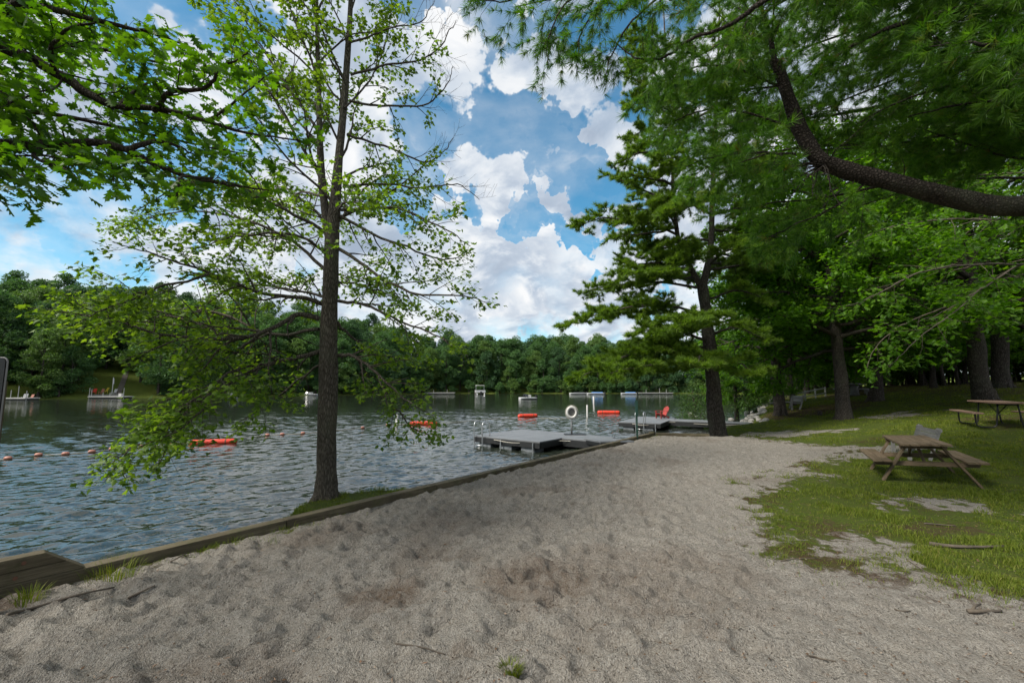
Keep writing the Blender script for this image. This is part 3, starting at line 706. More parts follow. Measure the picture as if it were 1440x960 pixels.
# ------------------------------------------------------------------ pine overhanging from the right
def overhang_pine():
    tb, tw = Tubes(), []
    bx, by = 9.3, 4.4
    base = V3(bx, by, gz(bx, by))
    tp = smooth_path([base-UP*.2, base+V3(0, 0, 4), base+V3(-.1, .1, 9), base+V3(-.1, .1, 16)], 40)
    tb.add(tp, 0, 0, 14, rad=trunk_radii(40, .42, .12))
    def ft(z): return tp[np.argmin(np.abs(tp[:, 2]-z))]
    # the great bare limb that dips, then turns up
    P = np.vstack([ft(3.6), pixpath([(1560, 292, 5.1), (1440, 290, 5.0), (1380, 287, 5.0), (1300, 268, 5.05), (1230, 250, 5.1), (1178, 236, 5.15), (1150, 222, 5.15),
                                     (1126, 184, 5.15), (1110, 142, 5.1), (1097, 102, 5.05), (1086, 84, 5.05)])])
    P = smooth_path(P, 60)
    tb.add(P, 0, 0, 12, rad=np.interp(np.linspace(0, 1, 60), [0, .3, .6, .75, .97, 1], [.15, .112, .096, .084, .056, .042]))
    P2 = smooth_path(pixpath([(1090, 92, 5.05), (1080, 40, 5.0), (1060, -20, 4.9), (1050, -90, 4.8)]), 14); tb.add(P2, .035, .012, 7)
    branch_out(P2, .03, .012, tb, tw, 2, .1, .22, .4, .5, 1.4, .8, 1.0, (0, 0, -.06))
    dead = []
    K = at(1160, 232, 5.1)
    for k in range(16):                        # dead twigs under the knot
        d = side(V3(-1, 0, -.15), rng.uniform(.1, 1.3), rng.uniform(-PI, PI)); Q = grow(K, d, rng.uniform(.35, .95), 6, .14, (0, 0, -.04))
        tb.add(Q, .011, .003, 4); branch_out(Q, .007, .003, tb, dead, 1, .2, .12, .4, .1, .4, .8, 1.5)
    branch_out(P[18:44]+V3(0, .1, .0), .02, .008, tb, dead, 1, .0, .3, .0, .5, .9, 1.1, 1.6, (0, 0, -.05), 4)
    # needle-bearing limbs: start pixel path (x, y, distance), radius
    L = [([(1560, -40, 4.4), (1440, 8, 4.5), (1340, 14, 4.55), (1240, 45, 5.2), (1180, 80, 5.5), (1130, 112, 5.8)], .055, 5.4),
         ([(1250, -90, 4.2), (1120, -30, 4.3), (1040, 25, 4.4), (985, 48, 4.5), (940, 62, 4.6)], .045, 6.4),
         ([(1120, -110, 4.4), (980, -60, 4.6), (880, -30, 4.7), (800, -15, 4.8), (720, 0, 4.9)], .035, 6.6),
         ([(1240, 205, 6.2), (1140, 210, 6.8), (1060, 225, 7.2), (980, 250, 7.6)], .02, None), ([(1240, 150, 7), (1120, 170, 7.6), (1020, 190, 8.2), (930, 215, 8.6)], .025, None), ([(1250, 260, 7.2), (1160, 280, 7.8), (1080, 290, 8.2), (1010, 300, 8.4)], .02, None), ([(1200, 90, 6.4), (1100, 120, 7), (1000, 140, 7.4), (930, 170, 7.8)], .022, None),
     ([(1440, 250, 7.5), (1340, 255, 7.8), (1260, 275, 8), (1180, 300, 8.2)], .022, None),
     ([(1600, -20, 4.0), (1440, -20, 4.1), (1340, -20, 4.2), (1260, -15, 4.3)], .03, 5.0), ([(1600, 130, 5.2), (1440, 140, 5.4), (1340, 150, 5.6), (1260, 170, 5.9)], .03, 4.6),
     ([(1500, -60, 5), (1350, -30, 5.2), (1200, 0, 5.5), (1100, 40, 5.8)], .03, 6.0), ([(1600, 20, 7.5), (1440, 20, 7.5), (1300, 40, 7.8), (1180, 60, 8)], .035, 6.6), ([(1600, 90, 8), (1440, 100, 8), (1330, 120, 8.2), (1220, 150, 8.4)], .03, 6.2),
     ([(900, -40, 4.7), (850, 0, 4.75), (820, 40, 4.8), (815, 95, 4.8)], .014, None),
         ([(840, -25, 4.7), (790, 15, 4.75), (770, 60, 4.8), (765, 100, 4.8)], .011, None),
         ([(960, -30, 4.6), (900, 20, 4.65), (865, 70, 4.7), (848, 112, 4.7)], .013, None),
         ([(760, -20, 4.9), (715, 0, 4.9), (665, 4, 4.9)], .010, None),
         ([(985, 48, 4.5), (940, 80, 4.5), (905, 85, 4.5), (870, 60, 4.55)], .015, None),
         ([(1600, 90, 5.6), (1440, 110, 5.8), (1340, 120, 6.0), (1250, 150, 6.2), (1180, 190, 6.5)], .035, 5.0),
         ([(1600, 190, 5.6), (1440, 175, 5.8), (1340, 190, 6.0), (1240, 205, 6.2), (1130, 210, 6.5)], .035, 4.6),
         ([(1600, 60, 6.0), (1440, 60, 6.2), (1320, 90, 6.4), (1200, 130, 6.7), (1090, 180, 7.0)], .04, 6.0),
         ([(1600, -60, 6.4), (1400, -20, 6.6), (1240, 30, 6.9), (1100, 80, 7.2), (1000, 130, 7.5)], .04, 7.6),
         ([(1500, -140, 5.8), (1300, -90, 6.0), (1140, -20, 6.3), (1040, 40, 6.6), (960, 90, 6.9)], .04, 8.0),
         ([(1600, 220, 4.6), (1440, 225, 5.6), (1360, 205, 5.8), (1290, 175, 6.0)], .025, 4.2),
         ([(1150, 222, 5.15), (1080, 215, 5.0), (1010, 225, 4.9), (960, 240, 4.85)], .015, None),
         ([(1130, 190, 5.25), (1060, 165, 5.6), (1000, 160, 5.5), (950, 175, 5.7)], .015, None),
         ([(1105, 125, 5.1), (1040, 95, 5.2), (990, 90, 5.4), (930, 105, 5.6)], .016, None),
         ([(1230, 250, 5.1), (1180, 290, 5.2), (1130, 310, 5.3), (1080, 330, 5.4)], .012, None),
         ([(1600, 30, 3.6), (1440, 60, 3.7), (1360, 60, 3.8), (1300, 70, 3.9)], .03, 4.8)]
    for pts, r, z in L:
        Q = pixpath(pts)
        if z is not None: Q = np.vstack([ft(z), Q])
        Q = smooth_path(Q, 6*len(Q)); Q += np.cumsum(rng.normal(0, .008, Q.shape), 0)
        tb.add(Q, r*1.2, .006, 7)
        branch_out(Q, r*.55, .005, tb, tw, 2, .35 if z is not None else .05, .24 if pts[-1][0] < 910 and pts[-1][2] < 5 else .15, .30, .42, 1.25, .75, .9, (0, 0, -.05), 4, .1)
    for k in range(3):                        # limbs over and behind the viewer
        z = rng.uniform(5, 13); a = rng.uniform(PI*.75, PI*1.9)
        Q = grow(ft(z), V3(math.cos(a), math.sin(a), .1), rng.uniform(4.5, 7), 9, .08, (0, 0, -.015))
        tb.add(Q, .07, .01, 6); branch_out(Q, .04, .008, tb, tw, 2, .3, .5, .3, .4, 1.6, .8, .8)
    pos, ax, up, sc = tuft_arrays(tw, 28, .145, -.05, 4, .1)
    me = scatter('crown', tuft(16, .044, 1.05, 4), pos, ax, up, sc)
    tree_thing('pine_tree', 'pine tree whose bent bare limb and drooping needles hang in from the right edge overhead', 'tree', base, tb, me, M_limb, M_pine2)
    return len(pos)
n_over = overhang_pine()

# ------------------------------------------------------------------ the pine at the end of the timber edging
def shore_pine():
    tb, tw = Tubes(), []
    b = plant(1008, 16.8); D = b[1]
    tp = smooth_path(np.vstack([b-UP*.3, pixpath([(1005, 570, D), (1002, 530, D), (998, 490, D), (994, 450, D), (988, 402, D)])]), 30)
    R = np.interp(np.linspace(0, 1, 30), [0, .08, .2, 1], [.40, .31, .28, .20]); tb.add(tp, 0, 0, 14, rad=R)
    for a in (0, 1.1, 2.3, 3.5, 4.9):
        d = V3(math.cos(a), math.sin(a), 0)
        tb.add(np.array([b+d*.12+UP*.45, b+d*.32+UP*.12, b+d*.6-UP*.06, b+d*.8-UP*.2]), .12, .04, 7)
    la = smooth_path(pixpath([(989, 410, D), (972, 378, D), (956, 345, D), (948, 290, D), (945, 220, D), (940, 150, D), (936, 70, D), (933, 10, D)]), 44)
    tb.add(la, .12, .022, 9)
    lb = smooth_path(pixpath([(988, 405, D), (999, 350, D+.3), (1002, 270, D+.4), (1006, 180, D+.4), (1010, 80, D+.4), (1012, 0, D+.4)]), 44)
    tb.add(lb, .15, .025, 9)
    L = [[(1000, 512, D), (950, 494, D-.4), (900, 497, D-.8), (850, 515, D-1.1), (800, 533, D-1.3)], [(999, 518, D), (945, 512, D-1), (890, 515, D-1.6), (840, 526, D-2)], [(999, 500, D), (950, 486, D+.4), (905, 488, D+.6), (870, 498, D+.8)], [(1000, 505, D), (950, 508, D+1), (900, 505, D+2), (860, 515, D+3)],
         [(998, 490, D), (940, 480, D+1), (880, 490, D+1.6)], [(996, 478, D), (940, 462, D-1.4), (900, 470, D-2.4)],
         [(992, 440, D), (930, 430, D-.3), (860, 437, D-.5), (795, 455, D-.6)], [(992, 446, D), (930, 440, D+1.2), (880, 445, D+2.4)],
         [(986, 405, D), (920, 394, D+.3), (860, 398, D+.5), (822, 408, D+.6)], [(975, 382, D), (930, 370, D-.6), (880, 374, D-1)],
         [(955, 345, D), (920, 350, D+1.2), (880, 352, D+2.0)], [(950, 330, D), (900, 312, D), (850, 306, D), (812, 318, D)],
         [(948, 300, D), (910, 296, D-1), (870, 292, D-1.6)], [(947, 285, D), (900, 270, D+.7), (860, 250, D+1)],
         [(945, 235, D), (905, 215, D-.3), (868, 230, D-.5)], [(943, 200, D), (910, 180, D+.6), (880, 195, D+1)],
         [(941, 160, D), (908, 145, D), (878, 155, D)], [(947, 260, D), (915, 250, D-1), (885, 245, D-1.5)], [(950, 320, D), (905, 330, D-1), (860, 340, D-1.4)], [(970, 378, D), (920, 384, D-1.4), (870, 388, D-2)], [(1004, 240, D), (970, 225, D-1.5), (930, 230, D-2.5)], [(1002, 300, D), (970, 290, D-1.6), (935, 300, D-2.6)], [(1008, 150, D), (975, 135, D-1.5), (935, 140, D-2.2)], [(998, 370, D), (1030, 350, D-1.4), (1060, 350, D-2.4)], [(1003, 250, D), (1040, 235, D-1), (1080, 240, D-1.6)], [(1007, 180, D), (1045, 160, D-1), (1080, 165, D-1.5)], [(938, 120, D), (905, 95, D-.4), (880, 105, D-.6)], [(936, 80, D), (905, 55, D+.4), (888, 62, D+.5)],
         [(1000, 470, D), (1040, 462, D-.8), (1085, 480, D-1.4)], [(1001, 520, D), (1035, 505, D-1), (1065, 520, D-1.8)], [(997, 420, D), (1045, 405, D-.6), (1090, 415, D-1)],
         [(1002, 500, D), (990, 500, D-2), (985, 515, D-3.2)], [(998, 460, D), (975, 450, D-2), (960, 455, D-3.4)]]
    for z in range(18):                        # right-hand side and far side whorls
        q = lb[int(4+z*2)]; a = rng.uniform(-.9, .9) if z % 3 else rng.uniform(-PI, PI)
        L.append(grow(q, V3(math.cos(a), math.sin(a), .12), rng.uniform(2.2, 3.6)*(1-.02*z), 8, .07, (0, 0, -.012)))
    for z in range(16):
        q = la[int(4+z*2.3)]; a = rng.uniform(PI*.3, PI*1.7)
        L.append(grow(q, V3(math.cos(a), math.sin(a), .15), rng.uniform(1.4, 2.6)*(1-.02*z), 7, .08, (0, 0, -.015)))
    for pts in L:
        P = smooth_path(pixpath(pts), 5*len(pts)) if isinstance(pts, list) else pts
        P = P+np.cumsum(rng.normal(0, .02, P.shape), 0)
        tb.add(P, .06, .012, 6)
        branch_out(P, .032, .008, tb, tw, 2, .16, .21, .25, .46, 1.4, .85, .32, (0, 0, .015), 4, .1)
    pos, ax, up, sc = tuft_arrays(tw, 38, .22, .5, 5, .05)
    me = scatter('crown', tuft(12, .10, 1.05, 9), pos, ax, up, sc)
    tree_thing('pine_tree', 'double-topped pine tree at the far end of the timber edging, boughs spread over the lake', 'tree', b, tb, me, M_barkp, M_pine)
    return len(pos)
n_sp = shore_pine()

# ------------------------------------------------------------------ lawn trees
def crown_tree(h, cr, zb, r0, nl, leaf, per_m, seed, spacing=.5, low_droop=-.02, lev=2, flat=.7, upw=.25):
    global rng
    keep = rng; rng = np.random.default_rng(seed)
    tb, tw = Tubes(), []
    n = 26; tx = np.cumsum(rng.normal(0, .03, (n, 2)), 0)
    tp = np.column_stack([tx, np.linspace(-.3, h*.96, n)]); tb.add(tp, 0, 0, 12, rad=trunk_radii(n, r0, .04, 1.3, .05))
    for k in range(5):
        a = k*1.26+rng.uniform(-.3, .3); d = V3(math.cos(a), math.sin(a), 0)
        tb.add(np.array([d*r0*.5+UP*.5, d*r0*.85+UP*.12, d*r0*1.35-UP*.05, d*r0*1.8-UP*.2]), r0*.4, r0*.12, 6)
    for k in range(nl):
        t = (k+.5)/nl; z = zb+(h*.95-zb)*t**1.15
        e = cr*(math.sin(PI*min(1, .28+.72*t))**.7)*rng.uniform(.8, 1.15)
        a = k*2.4+rng.uniform(-.5, .5)
        j = int(np.searchsorted(tp[:, 2], z)); j = min(j, n-1)
        P = grow(tp[j], V3(math.cos(a), math.sin(a), upw+.5*t), max(e, .8), 9, .10, (0, 0, low_droop))
        ra = r0*.34*(1-.6*t); tb.add(P, ra, .015, 6)
        branch_out(P, ra, .012, tb, tw, lev, .22, spacing, .36, .5, 2.4, .85, flat, (0, 0, -.01), 4, .14)
    pos, ax, up, sc = leaf_arrays(tw, per_m, leaf, .15, .25, .8, 6, .0)
    crown = scatter('crown', T_LEAF, pos, ax, up, sc)
    tm = tb.mesh('trunk'); rng = keep
    return tm, crown, len(pos)
def tree_from(protos, i, name, label, bark, leafm, base, rz, sc, group=None):
    tm, cm, _ = protos[i]
    t = thing(name, label, 'tree', base, rz, group); t.scale = (sc, sc, sc)
    link('trunk', tm, bark, t, True); c_ = link('crown', cm, leafm, t)
    if cm.materials[0] != leafm: c_.material_slots[0].link = 'OBJECT'; c_.material_slots[0].material = leafm
    return t
PR = [crown_tree(15, 5.4, 2.9, .31, 44, .23, 58, 101, .40, -.045, 2, .8, .16), crown_tree(14, 5.0, 2.7, .29, 42, .23, 58, 102, .40, -.045, 2, .8, .16),
      crown_tree(16, 5.8, 3.3, .35, 42, .24, 58, 103, .43, -.04, 2, .8, .16)]
PU = [crown_tree(7.5, 3.1, .5, .10, 24, .22, 40, 104, .38), crown_tree(13, 4.6, 1.4, .17, 30, .27, 40, 105, .5)]
LAWN = [('tall shade tree whose trunk stands behind the small stump on the lawn', 1183, 18.6, 0, 0, .92, M_broad2),
        ('dark trunked tree with an old band round its foot beside the grey bench', 1096, 22.5, 1, 1.0, .95, M_broad2),
        ('pale trunked tree behind the grey bench, next to the white rail fence', 1113, 28, 0, 2.0, .62, M_broad2),
        ('broad trunked shade tree just left of the slim trunk, behind the concrete picnic table', 1229, 25, 2, .6, 1.0, M_broad),
        ('slim trunked tree alone on the crest of the lawn between the broad trunks', 1313, 29, 1, 2.6, .66, M_broad2),
        ('dark broad trunked tree on the rise behind the brown metal framed picnic table', 1385, 19, 2, 3.6, 1.05, M_broad),
        ('pale broad trunked tree at the edge of the wood, rightmost trunk on the rise', 1411, 25, 0, 4.4, 1.3, M_broad),
        ('leaning dark tree at the water edge beyond the shore pine', 1033, 31, 1, 5.2, .55, M_broad2)]
for lb_, px, Y, i, rz, sc, lm_ in LAWN:
    tree_from(PR, i, 'shade_tree', lb_, M_barkp, lm_, plant(px, Y), rz, sc)

def near_oak():                                 # bright low boughs coming in from beyond the right edge
    tb, tw = Tubes(), []
    b = V3(16.5, 11.5, 0); b[2] = gz(b[0], b[1])
    tp = smooth_path([b-UP*.2, b+V3(0, .1, 4), b+V3(-.2, .2, 9), b+V3(-.2, .2, 13)], 24); tb.add(tp, 0, 0, 10, rad=trunk_radii(24, .3, .08))
    def ft(z): return tp[np.argmin(np.abs(tp[:, 2]-b[2]-z))]
    L = [([(1560, 330, 11.5), (1440, 370, 11.3), (1380, 405, 11.0), (1330, 430, 10.8), (1285, 447, 10.6)], .045, 4.2),
         ([(1440, 370, 11.3), (1370, 370, 10.6), (1300, 380, 10.2), (1230, 410, 10.0), (1180, 430, 9.9)], .03, None),
         ([(1380, 405, 11.0), (1330, 450, 10.4), (1290, 480, 10.2), (1250, 510, 10.0)], .02, None),
         ([(1560, 290, 12), (1440, 310, 11.8), (1350, 310, 11.5), (1260, 320, 11.2), (1190, 345, 11)], .045, 4.8),
         ([(1330, 430, 10.8), (1270, 455, 11.4), (1230, 490, 11.8), (1215, 525, 12)], .018, None),
         ([(1560, 240, 12), (1440, 240, 12), (1340, 250, 12), (1240, 270, 12)], .04, 5.6),
         ([(1600, 180, 13), (1440, 170, 13), (1340, 180, 13.2), (1260, 190, 13.5)], .04, 6.6)]
    for pts, r, z in L:
        P = pixpath(pts)
        if z is not None: P = np.vstack([ft(z), P])
        P = smooth_path(P, 6*len(P)); P += np.cumsum(rng.normal(0, .012, P.shape), 0)
        tb.add(P, r, .007, 6); branch_out(P, r*.8, .006, tb, tw, 2, .3 if z is not None else .08, .26, .28, .35, 1.2, .9, .8, (0, 0, -.03))
    pos, ax, up, sc = leaf_arrays(tw, 20, .15, .05, .3, .9, 4)
    tree_thing('oak_tree', 'oak tree with bright low leafy boughs and a bare grey branch above the picnic tables', 'tree', b, tb,
               scatter('crown', T_OAK, pos, ax, up, sc), M_twig, M_broad2)
near_oak()

# wood behind the lawn
r3 = np.random.default_rng(77)
cnt = 0
for k in range(400):
    if cnt >= 100: break
    px, Y = r3.uniform(1010, 1640), r3.uniform(31, 66)
    p = plant(px, Y)
    if float(poly_sd(np.array([p[0]]), np.array([p[1]]), LAKE)[0]) < 2.5: continue
    cnt += 1
    i = 1 if r3.random() < .55 else 0
    tree_from(PU, i, 'woodland_tree', 'dark leafy tree crowded in the shaded wood behind the lawn', M_barkp, M_broad if r3.random() < .7 else M_broad2, p, r3.uniform(0, 6), r3.uniform(.8, 1.25), 'trees of the wood behind the lawn')

# young growth at the water's edge near the pine
def sapling(name, label, base, h, cr, nl, leaf, seed, mat=M_bush, group=None, per=55, zb=.25):
    tm, cm, _ = crown_tree(h, cr, zb, .035, nl, leaf, per, seed, .15, -.01, 1, 1.2, .5)
    t = thing(name, label, 'shrub' if 'bush' in name else 'tree', base, 0, group)
    link('trunk' if 'bush' not in name else 'stem', tm, M_barkp, t, True); link('crown' if 'bush' not in name else 'foliage', cm, mat, t)
sapling('sapling', 'young leafy sapling at the water edge left of the shore pine trunk', on_ground(976, 606), 2.3, .75, 16, .10, 201, zb=.7)
sapling('low_bush', 'low green bush at the corner of the timber edging under the sapling', on_ground(966, 607), .9, .45, 10, .09, 202)
sapling('low_bush', 'rounded green bush above the pale stones along the shore', plant(1052, 30), 1.0, 1.3, 18, .12, 203, per=40)
sapling('low_bush', 'second green bush above the pale shore stones, nearer the banded tree', plant(1075, 33), 1.2, 1.5, 18, .12, 204, per=40)
sapling('low_bush', 'small green bush at the foot of the shore pine trunk', on_ground(986, 606), .55, .4, 10, .08, 205)

# ------------------------------------------------------------------ wooded far shores
def far_tree(seed, h, cr, n_l, n_leaf, leaf, low):
    r = np.random.default_rng(seed); tb = Tubes()
    tb.add(np.array([[0, 0, -1.0], [r.normal(0, .1), r.normal(0, .1), h*.4], [r.normal(0, .3), r.normal(0, .3), h*.85]]), .28, .06, 6)
    pos, ax = [], []
    for k in range(n_l):
        t = r.random(); z = low*h+(h*.96-low*h)*t; e = cr*math.sin(PI*min(1, .25+.72*t))**.8*math.sqrt(r.random())
        a = r.uniform(0, 2*PI); c = np.array([e*math.cos(a), e*math.sin(a), z]); R = r.uniform(.7, 1.35)*cr/3.6
        if k < 14: tb.add(np.array([[0, 0, z*.75], c*.6+[0, 0, z*.35], c]), .09, .02, 4)
        m = n_leaf//n_l; d = r.normal(size=(m, 3)); d /= np.linalg.norm(d, axis=1)[:, None]
        q = d*(R*r.uniform(.55, 1.1, m)**.5)[:, None]; q[:, 2] *= .62
        pos.append(c+q); ax.append(d+r.normal(0, .5, (m, 3))-[0, 0, .4])
    pos = np.concatenate(pos); ax = np.concatenate(ax); m = len(pos)
    up = r.normal(0, .5, (m, 3)); up[:, 2] += 1
    return tb.mesh('trunk'), scatter('crown', T_LEAF, pos, ax, up, leaf*r.uniform(.6, 1.2, m), r.random(m)), m
FT = [far_tree(301, 15, 4.2, 44, 9000, .42, .12), far_tree(302, 17, 4.6, 48, 9500, .42, .15), far_tree(303, 13, 4.4, 40, 8500, .42, .06), far_tree(304, 16, 3.6, 40, 8000, .4, .2)]
FB = [far_tree(305, 4.0, 2.2, 22, 3500, .34, .04)]
SHP = LAKE[8:14]
def shore_pt(t):
    seg = np.linalg.norm(np.diff(SHP, axis=0), axis=1); cum = np.concatenate([[0], np.cumsum(seg)]); s = t*cum[-1]
    i = min(int(np.searchsorted(cum, s)-1), len(seg)-1); i = max(i, 0)
    p = SHP[i]+(SHP[i+1]-SHP[i])*(s-cum[i])/seg[i]; d = (SHP[i+1]-SHP[i])/seg[i]
    return p, np.array([d[1], -d[0]])            # outward normal
r4 = np.random.default_rng(42)
CLEAR = [(175, 80), (30, 70)]
def far_row(n, off, jit, protos, smin, smax, name, label, group, skip):
    for k in range(n):
        p, o = shore_pt((k+r4.uniform(.1, .9))/n)
        q = p+o*(off+r4.uniform(-jit, jit))
        if q[1] < 5: continue
        u, dist = q[0]/q[1], math.hypot(*q)
        px = 720+F*u
        if skip and any(abs(px-c) < w for c, w in (((150, 55), (26, 24)) if off < 14 else ((165, 26),))): continue
        if float(poly_sd(np.array([q[0]]), np.array([q[1]]), LAKE)[0]) < 1.0: continue
        tree_from(protos, int(r4.integers(len(protos))), name, label, M_barkp, (M_far, M_far, M_far2, M_far3, M_far)[int(r4.integers(5))], (q[0], q[1], gz(*q)), r4.uniform(0, 6.28), r4.uniform(smin, smax), group)
fl = 'leafy deciduous tree in the dense green wood on the far shore of the lake'
far_row(84, 5, 2, FT, .62, .95, 'far_shore_tree', fl, 'trees on the far shore', True)
far_row(76, 14, 3, FT, .85, 1.12, 'far_shore_tree', fl, 'trees on the far shore', True)
far_row(64, 25, 4, FT, .9, 1.15, 'far_shore_tree', fl, 'trees on the far shore', False)
far_row(56, 40, 6, FT, .9, 1.15, 'far_shore_tree', fl, 'trees on the far shore', False)
far_row(46, 58, 7, FT, .9, 1.2, 'far_shore_tree', fl, 'trees on the far shore', False)
far_row(84, 2.6, .9, FB, .5, 1.0, 'shore_bush', 'bushy green shrub low along the far waterline', 'bushes along the far waterline', True)
for (c0, c1, y0, y1, m_) in ((600, 690, 136, 172, 20), (930, 1040, 118, 150, 22), (40, 330, 112, 150, 24)):
    for k in range(m_):
        p = plant(c0+(c1-c0)*(k+.5)/m_+r4.uniform(-6, 6), r4.uniform(y0, y1))
        if float(poly_sd(np.array([p[0]]), np.array([p[1]]), LAKE)[0]) > 1.5: tree_from(FT, int(r4.integers(4)), 'far_shore_tree', fl, M_barkp, (M_far, M_far2, M_far3)[k % 3], p, r4.uniform(0, 6), r4.uniform(.85, 1.15), 'trees on the far shore')
p = plant(100, 79); tree_from(FT, 2, 'far_shore_tree', 'rounded dark bushy tree standing in front by the water, between the two small left docks', M_barkp, M_far, p, 1.0, .68)
p = plant(222, 88); tree_from(FB, 0, 'shore_bush', 'round pale green bush on the mown bank right of the dirt path', M_barkp, M_far, p, 0, 1.0)
p = plant(190, 103)
t_ = thing('bare_trunk_tree', 'tall pale straight trunk standing by the dirt path on the far left bank', 'tree', p)
tb_ = Tubes(); tb_.add(np.array([[0, 0, -.5], [.1, 0, 5], [.2, 0, 11]]), .35, .18, 8); link('trunk', tb_.mesh('trunk'), M_barkp, t_, True)
link('crown', FT[3][1], M_far, t_).location = (0, 0, 3)

# ------------------------------------------------------------------ grass
def grass_field():
    r = np.random.default_rng(8)
    n = 760000
    Y = 2.6*np.exp(r.random(n)*math.log(34/2.6)); u = r.uniform(-.95, 1.25, n); X = u*Y
    g, lit, _, lawn_ = masks(X, Y)
    cl = fbm(X*2.6, Y*2.6, 61, 3)
    fine_ = fbm(X*9, Y*9, 67, 2); dens = g*(1-.7*lit)*sstep(.34, .70, cl*.62+fine_*.42)
    sd = poly_sd(X, Y, LAKE); dens *= np.where(sd < 0, (np.hypot(X-TREE_XY[0], Y-TREE_XY[1]) < 2.7)*1.0, (sd > .09)*1.0)
    k = (r.random(n) < dens); X, Y = X[k], Y[k]; cl = cl[k]
    Z_ = height(X, Y); ok = Z_ > WZ+.06; X, Y, Z_, cl = X[ok], Y[ok], Z_[ok], cl[ok]
    n = len(X); D = np.hypot(X, Y)
    ln = r.uniform(.028, .07, n)*(.55+.9*sstep(.4, .75, cl))*(1+.5*(poly_sd(X, Y, LAKE) < 0)); w = np.maximum(.0035, .00085*D)
    a = r.uniform(0, 2*PI, n); b0 = np.stack([np.cos(a), np.sin(a), 0*a], -1)*w[:, None]/2
    lean = r.normal(0, .55, (n, 2)); base = np.stack([X, Y, Z_-.006], -1)
    mid = base+np.stack([lean[:, 0]*ln*.35, lean[:, 1]*ln*.35, ln*.62], -1)
    tip = base+np.stack([lean[:, 0]*ln, lean[:, 1]*ln, ln*(1-.25*np.hypot(lean[:, 0], lean[:, 1]).clip(0, 2))], -1)
    v = np.stack([base-b0, base+b0, mid-b0*.7, mid+b0*.7, tip], 1).reshape(-1, 3)
    i = np.arange(n)[:, None]*5
    lp = np.concatenate([i+np.array([0, 1, 3, 2]), i+np.array([2, 3, 4])], 1).ravel()
    tot = np.tile([4, 3], n); rn = np.clip(r.random(n)*.8+.35*(fbm(X*.9, Y*.9, 91, 3)-.4), 0, 1)
    me = np_mesh('lawn_grass', v, lp, tot, np.repeat(rn, 2))
    tag(link('lawn_grass', me, M_grass), 'short patchy green grass over the lawn and along the timber edging', 'grass', kind='stuff')
    return n
n_grass = grass_field()
def grass_tuft(px, py, n, h, rad, label):
    c = on_ground(px, py); r = np.random.default_rng(px); t = thing('grass_tuft', label, 'grass', c)
    a = r.uniform(0, 2*PI, n); rr = rad*np.sqrt(r.random(n)); ln = h*r.uniform(.5, 1.1, n)
    base = np.stack([rr*np.cos(a), rr*np.sin(a), 0*a-.03], -1); o = np.stack([np.cos(a), np.sin(a)], -1)*r.uniform(.1, .9, n)[:, None]
    w = np.stack([-np.sin(a), np.cos(a), 0*a], -1)*.0028
    mid = base+np.concatenate([o*ln[:, None]*.35, (ln*.65)[:, None]], 1); tip = base+np.concatenate([o*ln[:, None], ln[:, None]], 1)
    v = np.stack([base-w, base+w, mid-w*.8, mid+w*.8, tip], 1).reshape(-1, 3); i = np.arange(n)[:, None]*5
    me = np_mesh('blades', v, np.concatenate([i+np.array([0, 1, 3, 2]), i+np.array([2, 3, 4])], 1).ravel(), np.tile([4, 3], n), np.repeat(r.random(n)*.9, 2))
    link('blades', me, M_grass, t)
grass_tuft(718, 944, 280, .07, .055, 'single bright grass tuft growing alone in the sand at the bottom of the picture')
grass_tuft(42, 842, 160, .12, .10, 'grass tuft in the sand below the raised timber end')
grass_tuft(160, 805, 200, .13, .22, 'grass tuft against the timber edging just right of the raised end')
grass_tuft(281, 775, 60, .09, .12, 'thin grass tuft along the timber edging, left of the maple')
grass_tuft(545, 702, 200, .12, .25, 'grass tuft at the foot of the timber edging right of the maple')

# ================================================================== BUILT THINGS
ANG = math.atan2(wd[1], wd[0])
RZ = Matrix.Rotation(ANG, 3, 'Z')
